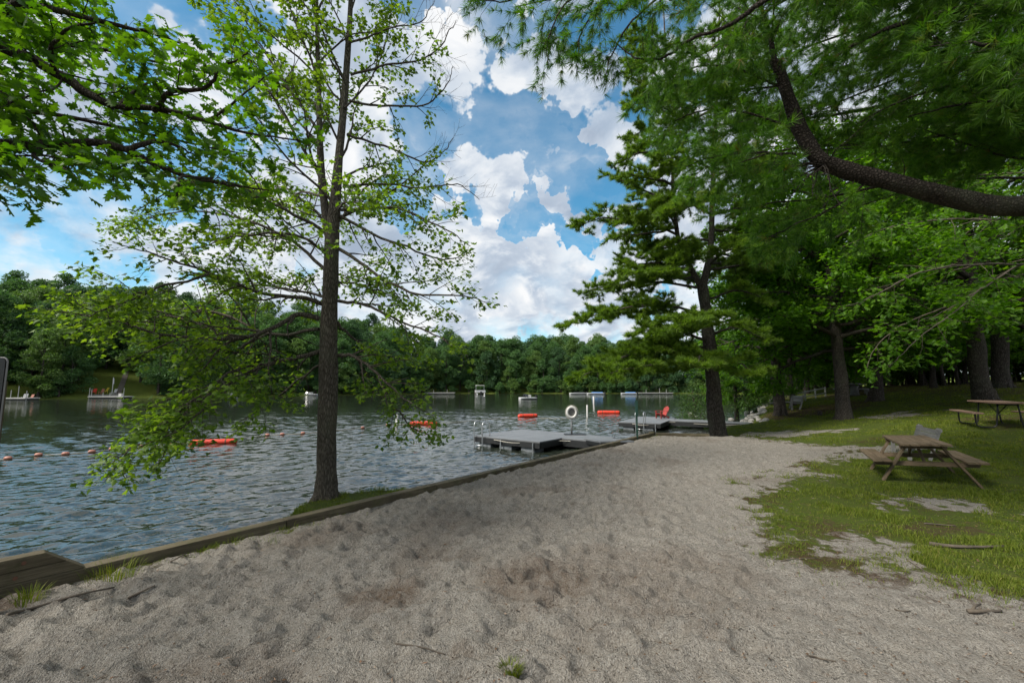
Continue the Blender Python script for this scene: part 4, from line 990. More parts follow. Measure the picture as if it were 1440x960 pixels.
# ------------------------------------------------------------------ timber edging
def edging():
    t = thing('timber_edging', 'long weathered timber edging between the sand and the lake', 'edging', (WA[0], WA[1], 0))
    L = float(np.linalg.norm(WB-WA)); s = -2.6
    while s < L-.02:
        ln = min(2.44, L-s)
        if L-(s+ln) < .5: ln = L-s
        mb = MB(); c = (s+ln/2)*wd; dz = random.uniform(-.006, .006)
        mb.box((c[0], c[1], -.005+dz), (ln-.008, .15, .215), RZ); mb.build('timber', M_timber, t, bevel=.008)
        mb = MB(); c = (s+ln/2+.3)*wd; mb.box((c[0], c[1], -.345), (ln-.01, .145, .44), RZ); mb.build('lower_timber', M_timber, t, bevel=.006)
        s += ln
    d2 = WC-WB; L2 = float(np.linalg.norm(d2)); d2 = d2/L2; R2 = Matrix.Rotation(math.atan2(d2[1], d2[0]), 3, 'Z')
    c = WB-WA+d2*(L2/2+.12); mb = MB(); mb.box((c[0], c[1], .0), (L2+.0, .15, .22), R2); mb.build('return_timber', M_timber, t, bevel=.008)
    c = WB-WA; mb = MB(); mb.box((c[0], c[1], -.02), (.17, .17, .32), RZ); mb.build('corner_post', M_timber, t, bevel=.01)
    # raised end with a sloping cut
    t2 = thing('timber_wall_end', 'raised timber wall end with a sloping cut, lying on the edging at the lower left', 'wall', (WA[0], WA[1], 0))
    sa = float((gp(60, 768, .315)[:2]-WA)@wd); sb = float((gp(122, 799, .108)[:2]-WA)@wd)
    k = .5*(sa+sb)
    mb = MB(); mb.prism([(-2.6, .108), (sb, .108), (sa+(sb-sa)*.531, .205), (-2.6, .205)], -.062, .062, RZ); mb.build('board', M_timber, t2, bevel=.006)
    mb = MB(); mb.prism([(-2.6, .209), (sa+(sb-sa)*.512, .209), (sa, .315), (-2.6, .315)], -.066, .058, RZ); mb.build('board', M_timber, t2, bevel=.006)
    nx_, ny_ = wd[1], -wd[0]
    for (ss, zz) in ((sa-.12, .265), (sa-.16, .155)):
        mb = MB(); q = wd*ss; mb.tube([(q[0]+nx_*.05, q[1]+ny_*.05, zz), (q[0]+nx_*.072, q[1]+ny_*.072, zz)], .016, 8); mb.build('bolt', M_rust, t2)
edging()

# ------------------------------------------------------------------ picnic tables
def wooden_table():
    t = thing('picnic_table', 'weathered wooden A-frame picnic table on the grass, in front of the slatted bench', 'picnic table', (7.85, 8.45, gz(7.6, 8.4)), math.radians(-32)); t.scale = (.93, .93, .95)
    t.rotation_euler[1] = math.radians(-3)
    mb = MB()
    for k in range(5): mb.box(((k-2)*.147, random.uniform(-.012, .012), .745+random.uniform(-.003, .003)), (.141, 1.82, .038))
    mb.build('tabletop', M_wood, t, bevel=.005)
    for s in (-1, 1):
        mb = MB()
        for k in (0, 1): mb.box((s*(.60+k*.147), random.uniform(-.01, .01), .435), (.141, 1.82, .038))
        mb.build('bench_seat', M_wood, t, bevel=.005)
    for y in (-.66, .66):
        mb = MB(); mb.box((0, y, .700), (.70, .038, .09)); mb.build('top_batten', M_wood, t, bevel=.004)
        o = .04 if y > 0 else -.04
        mb = MB(); mb.prism([(-.80, .413), (.80, .413), (.74, .325), (-.74, .325)], y-o*.5-.019, y-o*.5+.019); mb.build('cross_beam', M_wood, t, bevel=.004)
        for s in (-1, 1):
            mb = MB(); mb.bar((s*.72, y+o*.52, -.03), (s*.25, y+o*.52, .725), .038, .135, (0, 1, 0)); 
            m = mb.build('leg', M_wood, t, bevel=.004)
        mb = MB(); mb.bar((0, y-o*1.0, .38), (0, y*.25, .715), .036, .085); mb.build('brace', M_wood, t, bevel=.004)
    for y in (0,):
        mb = MB(); mb.box((0, y, .706), (.68, .085, .036)); mb.build('center_cleat', M_wood, t, bevel=.004)
wooden_table()

def metal_table():
    p = plant(1412, 13.2)
    t = thing('picnic_table', 'brown topped picnic table with black bent-tube frame at the right edge of the lawn', 'picnic table', (p[0]+.0, p[1]+.25, p[2]), math.radians(-33))
    mb = MB()
    for k in range(4): mb.box(((k-1.5)*.197, 0, .755), (.190, 2.2, .045))
    mb.build('tabletop', M_brown, t, bevel=.006)
    for s in (-1, 1):
        mb = MB(); mb.box((s*.72, 0, .435), (.26, 2.2, .045)); mb.build('bench_seat', M_brown, t, bevel=.006)
    for y in (-.78, .78):
        for s in (-1, 1):
            path = [(s*.70, y, .41), (s*.70, y, .16), (s*.68, y, .07), (s*.61, y, .026), (s*.50, y, .02), (s*.34, y, .026), (s*.275, y, .08), (s*.255, y, .2), (s*.20, y, .73)]
            mb = MB(); mb.tube(smooth_path(path, 30), .021, 10); mb.build('leg', M_black, t, True)
        mb = MB(); mb.tube([(-.22, y, .705), (.22, y, .705)], .019, 8); mb.build('top_rail', M_black, t, True)
        mb = MB(); mb.tube([(0, y*.96, .70), (0, y*.2, .46), (0, 0, .40)], .014, 8); mb.build('brace', M_black, t, True)
    mb = MB(); mb.tube([(-.26, -.78, .36), (.26, .78, .36)], .013, 8); mb.build('tie_rod', M_black, t, True)
metal_table()

def concrete_table():
    p = plant(1201, 30)
    t = thing('picnic_table', 'small grey concrete picnic table in the shade, between two broad trunks', 'picnic table', p, .15)
    MB().lathe([(.62, .72), (.66, .74), (.66, .80), (.62, .82)], 20).build('tabletop', M_conc, t, bevel=.01)
    MB().lathe([(.30, 0), (.26, .1), (.22, .5), (.30, .72)], 14).build('pedestal', M_conc, t, True)
    for a in (0, PI/2, PI, 1.5*PI):
        c, s = math.cos(a), math.sin(a)
        mb = MB(); mb.box((c*1.05, s*1.05, .43), (.34, .95, .09), Matrix.Rotation(a, 3, 'Z')); mb.box((c*1.05, s*1.05, .19), (.2, .3, .39), Matrix.Rotation(a, 3, 'Z')); mb.build('bench_seat', M_conc, t, bevel=.01)
concrete_table()

# ------------------------------------------------------------------ benches and chairs
def plank_bench(name, label, p, rz, mat, L=1.6, sc=1.0, arms=True):
    t = thing(name, label, 'bench', p, rz); t.scale = (sc,)*3
    th = math.radians(17)
    def bk(u, off=0): return (0, .26+math.sin(th)*u+off, .36+math.cos(th)*u)
    mb = MB()
    for k in range(4): mb.box((0, -.20+k*.125, .43-.012*k), (L, .112, .034))
    mb.build('seat', mat, t, bevel=.004)
    R = Matrix.Rotation(-th, 3, 'X')
    mb = MB()
    for k in range(3): mb.box(bk(.15+k*.125), (L, .032, .115), R)
    mb.build('backrest', mat, t, bevel=.004)
    for s in (-1, 1):
        x = s*(L/2-.06); q0, q1 = bk(-.38, .045), bk(.44, .045)
        mb = MB(); mb.bar((x, q0[1], q0[2]), (x, q1[1], q1[2]), .09, .06, (0, 1, 0)); mb.lathe([(.06, -.05), (.066, -.04), (.066, .04), (.06, .05)], 14, (x, q1[1]-.01, q1[2]), Matrix.Rotation(PI/2, 3, 'Y'))
        mb.build('back_post', mat, t, bevel=.004)
        mb = MB(); mb.box((x, -.21, .195), (.08, .08, .44)); mb.build('leg', mat, t, bevel=.004)
        mb = MB(); mb.box((x, .02, .375), (.075, .5, .07)); mb.build('seat_rail', mat, t, bevel=.004)
        if not arms: continue
        mb = MB(); mb.box((s*(L/2+.02), .03, .655), (.10, .56, .036)); mb.box((s*(L/2+.02), -.20, .53), (.06, .07, .216)); mb.build('armrest', mat, t, bevel=.004)
p = plant(1272, 10.3)
plank_bench('slatted_bench', 'silver grey slatted bench behind the wooden picnic table, turned to the lake', p, math.radians(-118), M_grey, 1.5, .84, False)
p = plant(1110, 25.5)
plank_bench('slatted_bench', 'pale grey bench at the foot of the banded tree, near the white rail fence', p, math.radians(-100), M_grey, 1.4)

def adirondack(p, rz):
    t = thing('adirondack_chair', 'red adirondack chair standing on the farther dock', 'chair', p, rz); t.scale = (.72,)*3
    for s in (-1, 1):
        mb = MB(); mb.bar((s*.25, -.38, .36), (s*.25, .45, .05), .03, .12); mb.build('rear_leg', M_red, t, bevel=.004)
        mb = MB(); mb.box((s*.29, -.36, .28), (.03, .11, .56)); mb.build('front_leg', M_red, t, bevel=.004)
        mb = MB(); mb.box((s*.32, -.05, .575), (.14, .74, .025)); mb.build('armrest', M_red, t, bevel=.004)
    mb = MB()
    for k in range(6): mb.box((0, -.36+k*.095, .385-k*.035), (.5, .085, .022), Matrix.Rotation(-.35, 3, 'X'))
    mb.build('seat', M_red, t, bevel=.003)
    mb = MB(); th = math.radians(26)
    for k in range(5):
        x = (k-2)*.105; ln = .80-.035*(k-2)**2
        mb.bar((x*.9, .16, .22), (x*1.2, .16+math.sin(th)*ln, .22+math.cos(th)*ln), .088, .022, (0, 1, 0))
    mb.build('backrest', M_red, t, bevel=.003)

# ------------------------------------------------------------------ docks
def dock(label, org, rz, dz, w, d, w2, y2a, y2b, gang, lad):
    t = thing('floating_dock', label, 'dock', (org[0], org[1], WZ), rz)
    mb = MB(); n = int(d/.145)
    for k in range(n): mb.box((w/2, (k+.5)*d/n, dz-.02), (w, d/n-.006, .04))
    mb.build('decking', M_deck, t, bevel=.003)
    mb = MB()
    for y in (.04, d-.04): mb.box((w/2, y, dz-.135), (w-.02, .08, .185))
    for x in (.04, w-.04): mb.box((x, d/2, dz-.135), (.08, d-.17, .185))
    mb.build('frame', M_dark, t, bevel=.006)
    for ix in range(int(w/.95)):
        for iy in (0, 1):
            mb = MB(); mb.box((.5+ix*.95, .38 if iy == 0 else d-.38, dz-.36), (.55, .62, .30)); mb.build('float', M_drum, t, bevel=.03)
    mb = MB()
    for k in range(int((y2b-y2a)/.145)): mb.box((w+w2/2+.01, y2a+.0725+k*.145, dz-.02), (w2, .139, .04))
    mb.build('side_decking', M_deck, t, bevel=.003)
    mb = MB()
    for y in (y2a+.04, y2b-.06): mb.box((w+w2/2+.01, y, dz-.16), (w2-.02, .08, .235))
    mb.box((w+w2-.04, (y2a+y2b)/2, dz-.16), (.08, y2b-y2a-.2, .235)); mb.build('side_frame', M_dark, t, bevel=.006)
    mb = MB(); mb.box((w+w2*.7, y2a+.45, dz-.38), (.55, .5, .3)); mb.build('float', M_dark, t, bevel=.03)
    p, q, gw = gang; p, q = Vector(p), Vector(q); dirv = (q-p).normalized(); m = 14
    mb = MB(); mb.bar(p, q, gw, .05); sx = dirv.cross(Vector((0, 0, 1))).normalized()
    mb.build('gangway', M_deck, t, bevel=.004)
    mb = MB()
    for s in (-1, 1): mb.bar(p+sx*s*(gw/2-.03)-Vector((0, 0, .085)), q+sx*s*(gw/2-.03)-Vector((0, 0, .085)), .05, .11)
    mb.build('gangway_beam', M_dark, t)
    mb = MB()
    for x in (lad, lad+.40):
        mb.tube(smooth_path([(x, .32, dz+.0), (x, .30, dz+.38), (x, .22, dz+.50), (x, .10, dz+.535), (x, -.02, dz+.50), (x, -.09, dz+.38), (x, -.09, dz-.1), (x, -.09, -.75)], 36), .02, 8)
    for z in (-.5, -.22, .06): mb.box((lad+.2, -.09, z), (.40, .07, .025))
    mb.build('ladder', M_alu, t, True)
    mb = MB()
    for (x, y) in ((w-.25, -.01), (w*.45, -.01)):
        mb.tube([(x, y-.03, dz-.05), (x, y-.03, -.3)], .024, 8)
    mb.build('mooring_pole', M_alu, t)
    mb = MB(); mb.tube(smooth_path([(w*.35, -.05, dz-.07), (w*.7, -.06, dz-.10), (w+.1, y2a-.1, dz-.08), (w+w2, y2a-.08, dz-.12), (q.x, q.y-.5, .3)], 24), .012, 6); mb.build('mooring_line', M_rope, t)
    return t
dock('grey floating dock with a ladder, joined by a gangway to the timber edging', (-1.42, 16.0), math.radians(-38), .37, 2.95, 2.95, 1.35, 1.35, 2.85,
     ((3.9, 2.1, .35), (5.38, .60, .50), 1.05), .12)
dock('farther grey floating dock beyond the shore pine, with the red chair on it', (5.45, 22.2), math.radians(-30), .36, 2.1, 4.5, 1.9, 2.2, 3.6,
     ((3.7, 2.9, .34), (5.9, 2.5, .34), .9), .9)
cq = at(930, 543, 24.6); adirondack((cq[0], cq[1], WZ+.362), math.radians(-70))

# life ring post standing on the near dock
lp_ = at(803, 543, 16.3)
t = thing('life_ring_post', 'white life ring hung on a post at the back corner of the near dock', 'life ring', (lp_[0], lp_[1], WZ+.37))
MB().tube([(0, 0, -.02), (0, 0, 1.08)], .035, 10).build('post', M_alu, t, True)
MB().box((0, -.035, .83), (.30, .02, .34)).build('backboard', M_conc, t, bevel=.004)
rr = .172; mb = MB(); mb.tube([(rr*math.cos(a), -.10, .83+rr*1.12*math.sin(a)) for a in np.arange(24)*2*PI/24], .05, 10, closed=True); rg = mb.build('ring', M_white, t, True)
mb = MB(); mb.tube([((rr+.07)*math.cos(a), -.10, .83+(rr*1.12+.07)*math.sin(a)) for a in np.arange(24)*2*PI/24], .009, 5, closed=True); mb.build('grab_line', M_rope, rg)
MB().box((.12, 0, .012), (.8, .34, .03)).build('base_plate', M_dark, t)

# green post
q = on_ground(893.5, 618); gp_ = at(894, 543, 14.2)
t = thing('sign_post', 'thin dark green metal post with a narrow board, standing against the timber edging', 'post', (gp_[0], gp_[1], .0))
mb = MB(); mb.bar((0, 0, -.2), (0, 0, 1.28), .05, .012, (0, 1, 0)); mb.bar((0, .02, -.2), (0, .02, 1.28), .012, .035, (0, 1, 0)); mb.build('post', M_green, t)
MB().box((.0, -.022, 1.03), (.09, .022, .52)).build('sign_plate', M_green, t, bevel=.004)

# dark board at the left edge
e = at(6.5, 543, 3.3)
t = thing('notice_board', 'dark board with rounded pale metal rim cut off by the left edge of the picture', 'sign', (e[0]-.30, e[1], gz(e[0]-.3, e[1])))
g0 = gz(e[0]-.3, e[1])
top = 1.75+(543-503)/600*3.3-g0; zc = top-.43
def rrect(w, h, r, n=6):
    pts = []
    for (cx, cz, a0) in ((w/2-r, h/2-r, 0), (-w/2+r, h/2-r, PI/2), (-w/2+r, -h/2+r, PI), (w/2-r, -h/2+r, 1.5*PI)):
        pts += [(cx+r*math.cos(a0+k*PI/2/n), cz+r*math.sin(a0+k*PI/2/n)) for k in range(n+1)]
    return pts
rim = rrect(.60, .86, .035); mb = MB(); mb.tube([(x, 0, z+zc) for x, z in rim], .006, 8, closed=True); mb.build('rim', M_rim, t, True)
MB().prism(rrect(.592, .852, .033), -.012, .012, c=(0, 0, zc)).build('panel', M_black, t)
for s in (-.2, .2): MB().box((s, .045, (zc+.2)/2), (.07, .06, zc+.3)).build('post', M_timber, t, bevel=.004)

# small stump / post on the lawn
p = on_ground(1153, 584)
t = tag(MB().lathe([(.10, -.05), (.095, .1), (.09, .2), (.07, .22)], 12, (p[0], p[1], p[2])).build('tree_stump', M_barkp, None, True), 'little dark stump standing alone on the lawn left of the broad pale trunk', 'stump')

# white rail fence
p0, p1 = plant(1116, 30), plant(1160, 32)
t = thing('rail_fence', 'low white two-rail fence on the lawn before the wood', 'fence', p0)
d = p1-p0
for k in range(4):
    b = d*(k/3)
    MB().box((b[0], b[1], b[2]+.33), (.07, .07, .76)).build('post', M_conc2, t, bevel=.006)
for z in (.28, .64):
    MB().bar((-.02, -.06, z), (d[0]+.02, d[1]-.06, d[2]+z), (.03), .075).build('rail', M_conc2, t, bevel=.006)

# ------------------------------------------------------------------ things on the water
def tube_float(label, px, py, L, r, yaw):
    Y = (H-WZ)/((py-543)/F); c = at(px, 543, Y)
    t = thing('swim_float', label, 'float', (c[0], c[1], WZ), yaw, 'orange floats round the swimming area')
    prof = [(.02, -L/2-.03), (r*.6, -L/2), (r*.92, -L/2+.05), (r, -L/2+.12), (r, L/2-.12), (r*.92, L/2-.05), (r*.6, L/2), (.02, L/2+.03)]
    MB().lathe(prof, 16, (0, 0, r*.55), Matrix.Rotation(PI/2, 3, 'Y')).build('body', M_orange, t, True)
    mb = MB()
    for s in (-.28, .28): mb.lathe([(r+.004, s*L-.02), (r+.008, s*L), (r+.004, s*L+.02)], 16, (0, 0, r*.55), Matrix.Rotation(PI/2, 3, 'Y'))
    mb.build('strap', M_rust, t)
tube_float('long orange float half hidden by the maple\'s low drooping leaves', 305, 622, 1.55, .115, .30)
tube_float('orange float seen through leaves right of the maple trunk', 597, 596, 1.5, .13, .1)
tube_float('tilted orange float behind the near dock, left of the life ring', 742, 585.5, 1.45, .15, .35)
tube_float('orange float between the life ring and the green post', 855, 580.5, 1.75, .15, -.1)
line = [(-12, 647), (11, 646), (54, 641), (92, 639.5), (129, 636.5), (158, 632.5), (200, 629), (240, 625.5), (275, 622.5)]
line2 = [(333, 617), (376, 612.5), (397, 611.5), (426, 610), (470, 606), (510, 602), (545, 598), (580, 597)]
line3 = [(615, 595.5), (660, 592), (700, 589), (729, 587)]
line4 = [(757, 588), (790, 588.5), (815, 586), (840, 582)]
def wp(px, py): g = gp(px, py, WZ); return V3(g[0], g[1], WZ+.025)
for ln, lb_ in ((line, 'buoy rope on the water left of the long orange float'), (line2, 'buoy rope passing behind the maple trunk'),
                (line3, 'buoy rope between the leafy float and the tilted float'), (line4, 'buoy rope right of the tilted orange float')):
    P = np.array([wp(*q) for q in ln]); tag(MB().tube(smooth_path(P, 6*len(P)), .012, 5).build('float_rope', M_rope), lb_, 'rope')
proto = None
for ln in (line, line2):
    for k, q in enumerate(ln[1:-1]):
        c = wp(*q)
        if proto is None:
            proto = MB().lathe([(.02, -.095), (.05, -.07), (.058, 0), (.05, .07), (.02, .095)], 12, (0, 0, .02), Matrix.Rotation(PI/2, 3, 'Y')).build('rope_float', M_bead, None, True); o = proto
        else: o = proto.copy(); C.objects.link(o)
        o.location = tuple(c); o.rotation_euler = (0, 0, .3+.1*k)
        tag(o, 'small faded orange float strung on the buoy rope', 'float', 'floats strung along the buoy ropes')
def stake(px, py, h, r, label):
    g = gp(px, py, WZ)
    tag(MB().lathe([(r*.85, -.6), (r, 0), (r, h-.03), (r*.6, h)], 10, (g[0], g[1], WZ)).build('marker_pole', M_white, None, True), label, 'marker')
stake(558, 601, .68, .075, 'pale marker post in the water just right of the maple trunk')
stake(826, 587, .88, .06, 'slim white marker pole in the water right of the life ring')
stake(835, 568, .95, .11, 'small white marker buoy farther out, above the slim white pole')

def hull_mesh(L, W, Hh, bow=.35, n=12):
    mb = MB(); rows = []
    for i in range(n):
        s = i/(n-1); w = W/2*(1 if s < 1-bow else math.sqrt(max(0, 1-((s-(1-bow))/bow)**2))*.97+.03)
        z = Hh*(1+.25*max(0, s-.5)); y = -L/2+L*s
        rows.append([(-w, y, z), (-w*.98, y, z*.55), (-w*.7, y, .0), (0, y, -.12), (w*.7, y, .0), (w*.98, y, z*.55), (w, y, z)])
    pts = [p for r in rows for p in r]; m = 7
    fs = [(i*m+k, i*m+k+1, (i+1)*m+k+1, (i+1)*m+k) for i in range(n-1) for k in range(m-1)]
    fs += [tuple(range(m)), tuple((n-1)*m+k for k in range(m))[::-1]]
    fs += [(i*m, (i+1)*m, (i+1)*m+m-1, i*m+m-1) for i in range(n-1)]
    mb.quadset(pts, fs); return mb
def boat_at(px, Y): c = at(px, 543, Y); return (c[0], c[1], WZ)
def runabout(label, px, Y, yaw, L=4.6, cover=None, group=None):
    t = thing('motor_boat', label, 'boat', boat_at(px, Y), yaw, group)
    hull_mesh(L, 1.9, .32).build('hull', M_hull, t, True, .02)
    if cover:
        mb = MB(); rows = 7
        mb.prism([(-.9, .33), (.9, .33), (.5, .52), (0, .62), (-.5, .52)], -L*.42, L*.22); mb.build('boat_cover', cover, t, bevel=.05)
    else:
        mb = MB(); mb.bar((-.75, L*.12, .46), (-.55, L*.05, .84), .02, .5, (0, 1, 0)); mb.bar((.75, L*.12, .46), (.55, L*.05, .84), .02, .5, (0, 1, 0)); mb.box((0, L*.1, .66), (1.2, .03, .42), Matrix.Rotation(-.5, 3, 'X')); mb.build('windshield', M_glass, t)
        mb = MB(); mb.box((-.4, -.3, .52), (.5, .5, .45)); mb.box((.4, -.3, .52), (.5, .5, .45)); mb.build('seat', M_white, t, bevel=.06)
    MB().box((0, -L/2-.18, .3), (.36, .36, .75)).build('outboard_motor', M_dark, t, bevel=.05)
runabout('white motor boat moving out on the open lake, right of the pontoon boat', 741, 72, math.radians(105), 2.9)
runabout('white boat moored by the far shore under a dark cover', 812, 120, math.radians(85), 4.6, M_dark)
runabout('white boat moored by the far shore under a blue cover', 837, 119, math.radians(80), 4.8, M_blue)
runabout('blue and white boat moored beside the long far pier', 884, 120, math.radians(70), 4.4, M_blue)
runabout('white moored boat seen just left of the maple trunk', 436, 104, math.radians(85), 4.4)
runabout('white boat lying at the far bank behind the low drooping maple leaves', 327, 93, math.radians(80), 4.0)
t = thing('pontoon_boat', 'white pontoon boat with a canopy before the far trees', 'boat', boat_at(675, 118), math.radians(10))
for s in (-1, 1): MB().lathe([(.05, -2.9), (.3, -2.5), (.32, 2.2), (.05, 3.0)], 12, (s*.95, 0, .12), Matrix.Rotation(-PI/2, 3, 'X')).build('pontoon', M_alu, t, True)
MB().box((0, 0, .48), (2.5, 5.4, .1)).build('deck', M_conc, t)
mb = MB()
for s in (-1, 1): mb.box((s*1.2, -.2, .83), (.05, 4.8, .58))
mb.box((0, 2.2, .83), (2.34, .05, .58)); mb.box((0, -2.6, .83), (2.34, .05, .58)); mb.build('railing_panel', M_hull, t)
for sx in (-1, 1):
    for y in (-1.2, 1.2): MB().tube([(sx*1.1, y, .53), (sx*1.1, y, 2.32)], .03, 6).build('canopy_pole', M_alu, t)
MB().prism([(-1.25, 2.32), (1.25, 2.32), (.9, 2.5), (-.9, 2.5)], -1.5, 1.5).build('canopy', M_white, t, bevel=.03)
MB().box((0, -2.75, .4), (.4, .4, .8)).build('outboard_motor', M_dark, t, bevel=.05)

def shore_dock(label, px0, px1, Y, depth, posts, mat=M_conc2, group=None, h=.32):
    a, b = at(px0, 543, Y), at(px1, 543, Y); c = (a+b)/2; L = abs(b[0]-a[0])
    t = thing('shore_dock', label, 'dock', (c[0], c[1], WZ), 0, group)
    MB().box((0, 0, h), (L, depth, .16)).build('decking', mat, t, bevel=.02)
    MB().box((0, 0, h*.42), (L*.94, depth*.9, h*.68)).build('float', M_dark, t)
    for (x, hh) in posts: MB().tube([(x*L/2, -depth*.4, -.3), (x*L/2, -depth*.4, hh)], .05, 6).build('post', M_conc2, t)
    return t
shore_dock('low pale dock with three posts at the far left bank', 14, 48, 67.5, 2.2, [(-.3, 1.6), (.3, 2.2), (.98, 1.5)])
shore_dock('pale dock with tall end posts and small white cooler by the dirt path', 133, 182, 77, 2.2, [(-.97, 1.9), (-.85, 1.7), (-.2, 1.1), (.2, 1.1), (.97, 1.9)])
c = at(171, 543, 77); tag(MB().box((c[0], c[1], WZ+.62), (.5, .4, .42)).box((c[0], c[1], WZ+.865), (.54, .44, .06)).build('cooler', M_white, None, bevel=.04), 'small white box standing on the dock by the dirt path', 'box')
shore_dock('long low pier running out from the far shore, behind the green post', 898, 945, 121, 1.6, [(-.6, 1.3), (.2, 1.6), (.6, 1.4)])
shore_dock('pale dock at the far bank behind the drooping leaves', 300, 345, 95, 2, [(-.2, 2.6), (.6, 1.3)])
shore_dock('pale dock beyond the leafy orange float', 598, 640, 124, 1.8, [(-.4, 1.2), (.5, 1.2)])
shore_dock('pale dock just left of the maple trunk at the far waterline', 420, 447, 110, 1.8, [(.3, 1.4)])
# odds and ends on the far bank
def far_chair(label, px, Y, mat, cat='chair'):
    p = plant(px, Y); t = thing('lawn_chair', label, cat, p, rng.uniform(-.4, .4)); t.scale = (.95, .95, .95)
    MB().box((0, 0, .38), (.6, .55, .06)).build('seat', mat, t); MB().box((0, .32, .72), (.6, .05, .75), Matrix.Rotation(-.35, 3, 'X')).build('backrest', mat, t)
    for x in (-.27, .27): MB().box((x, -.2, .28), (.06, .07, .58)).box((x, .2, .19), (.06, .07, .4)).build('leg', mat, t)
far_chair('orange red chair on the far left bank, right of the big rounded tree', 133, 80.5, M_orange)
far_chair('second orange chair on the far left bank, closer to the path', 143, 81, M_bead)
far_chair('faded orange chair above the farthest left dock', 44, 72, M_bead)
far_chair('pale chair above the farthest left dock', 36, 72, M_white)
far_chair('yellow chair on the far left bank by the flagpole', 149, 82, M_yellow)
far_chair('white chair beside the flagpole on the far left bank', 161, 82, M_white)
p = plant(158.5, 80.5); t = thing('flagpole', 'slim white flagpole with furled cloth on the far left bank', 'flagpole', p)
MB().tube([(0, 0, -.2), (0, 0, 3.6)], .06, 8).build('pole', M_white, t); MB().prism([(-.02, 2.3), (.18, 2.4), (.14, 3.3), (0, 3.5)], -.05, .05).build('flag', M_hull, t)
a, b = plant(126, 78.8), plant(172, 79.5)
mb = MB(); mb.bar((a[0], a[1], .02), (b[0], b[1], .02), .25, .5); tag(mb.build('bank_wall', M_conc), 'low dark retaining wall behind the dock by the dirt path', 'wall')
# dirt path climbing the bank
pp = smooth_path([plant(163, 80), plant(168, 84), plant(173, 90), plant(176, 97), plant(178, 106), plant(180, 118)], 24)
mb = MB(); vs, fs = [], []
for i, q in enumerate(pp):
    for s in (-1, -.33, .33, 1):
        x = q[0]+s*.55; vs.append((x, q[1], gz(x, q[1])+.10))
for i in range(len(pp)-1):
    for k in range(3): fs.append((i*4+k, i*4+k+1, i*4+k+5, i*4+k+4))
mb.quadset(vs, fs); tag(mb.build('path', M_path), kind='structure')

# ------------------------------------------------------------------ stones and sticks
def stone(seed):
    import bmesh
    r = np.random.default_rng(seed); bm = bmesh.new(); bmesh.ops.create_icosphere(bm, subdivisions=2, radius=1)
    k = r.normal(size=(7, 3)); k /= np.linalg.norm(k, axis=1)[:, None]; o = r.uniform(.62, .95, 7)
    for v in bm.verts:
        c = np.array(v.co)
        for kk, oo in zip(k, o):
            dd = c@kk
            if dd > oo: c = c-kk*(dd-oo)*.9
        v.co = c*[1, .8, .6]
    me = bpy.data.meshes.new('stone'); bm.to_mesh(me); bm.free(); me.materials.append(M_stone); return me
ST = [stone(k) for k in (1, 2, 3, 4)]
r6 = np.random.default_rng(9)
for k in range(90):
    s = r6.random()**.8; a = np.array([10.9, 21.4]); b = np.array([20.5, 35.5]); q = a+(b-a)*s; dn = nrm(b-a); off = r6.normal(.35, .42)
    x, y = q[0]+dn[1]*off, q[1]-dn[0]*off; z = gz(x, y)
    o = bpy.data.objects.new('shore_stone', ST[k % 4]); C.objects.link(o)
    sc = r6.uniform(.10, .24)*(1.1 if s > .3 else .9); o.scale = (sc, sc, sc); o.rotation_euler = (r6.uniform(-.3, .3), r6.uniform(-.3, .3), r6.uniform(0, 6.28)); o.location = (x, y, max(z, WZ)+sc*.2)
    tag(o, 'pale stone in the riprap bank along the shore beyond the shore pine', 'stone', 'pale riprap stones beyond the pine')
for k, (px, py, sc, lb_) in enumerate(((372, 734, .10, 'small dark stone in the water left of the maple bank'), (384, 730, .14, 'larger stone at the left tip of the maple bank'), (980, 603, .2, 'pale stone under the sapling beside the timber edging'), (972, 600, .26, 'larger pale stone at the water edge under the sapling'))):
    g = gp(px, py, -.25) if k < 2 else on_ground(px, py)
    o = bpy.data.objects.new('stone', ST[k]); C.objects.link(o); o.scale = (sc,)*3; o.location = (g[0], g[1], max(gz(g[0], g[1]), WZ)+sc*.25); o.rotation_euler = (0, 0, k*1.3); tag(o, lb_, 'stone')
def stick(pts, r, label, forks=()):
    P = np.array([on_ground(*q) for q in pts]); P[:, 2] += r*.8
    P = smooth_path(P, 5*len(P)); P += np.cumsum(rng.normal(0, r*.12, P.shape), 0)*[1, 1, .3]
    mb = MB(); mb.tube(P, np.linspace(r, r*.55, len(P)), 7)
    for f in forks:
        Q = np.array([on_ground(*q) for q in f]); Q[:, 2] += r*.8+np.linspace(0, .03, len(Q)); mb.tube(Q, np.linspace(r*.8, r*.4, len(Q)), 6)
    tag(mb.build('fallen_stick', M_twig, None, True), label, 'stick')
stick([(1308, 767), (1330, 770), (1365, 772), (1412, 770)], .022, 'long fallen branch lying in the grass at the right edge')
stick([(1362, 864), (1380, 862), (1408, 861)], .017, 'short knotted stick on the sand at the lower right', [[(1366, 862), (1372, 857), (1380, 858)]])
stick([(1300, 737), (1320, 738), (1343, 741)], .011, 'thin pale twig in the grass above the long fallen branch')
stick([(1275, 702), (1290, 704), (1300, 707)], .012, 'twig lying on the bare patch in front of the picnic table')
stick([(180, 843), (198, 834), (219, 824)], .010, 'straight thin stick on the sand at the lower left')
stick([(10, 866), (45, 858), (110, 838), (160, 828)], .012, 'long root-like stick on the sand below the raised timber end')
stick([(240, 790), (258, 781), (272, 774)], .007, 'small twig on the sand beside the timber edging')
stick([(556, 907), (590, 914), (626, 921)], .006, 'slim twig on the sand left of the lone grass tuft')
stick([(1098, 791), (1115, 787), (1150, 785)], .006, 'curved twig on the sand below the edge of the lawn')
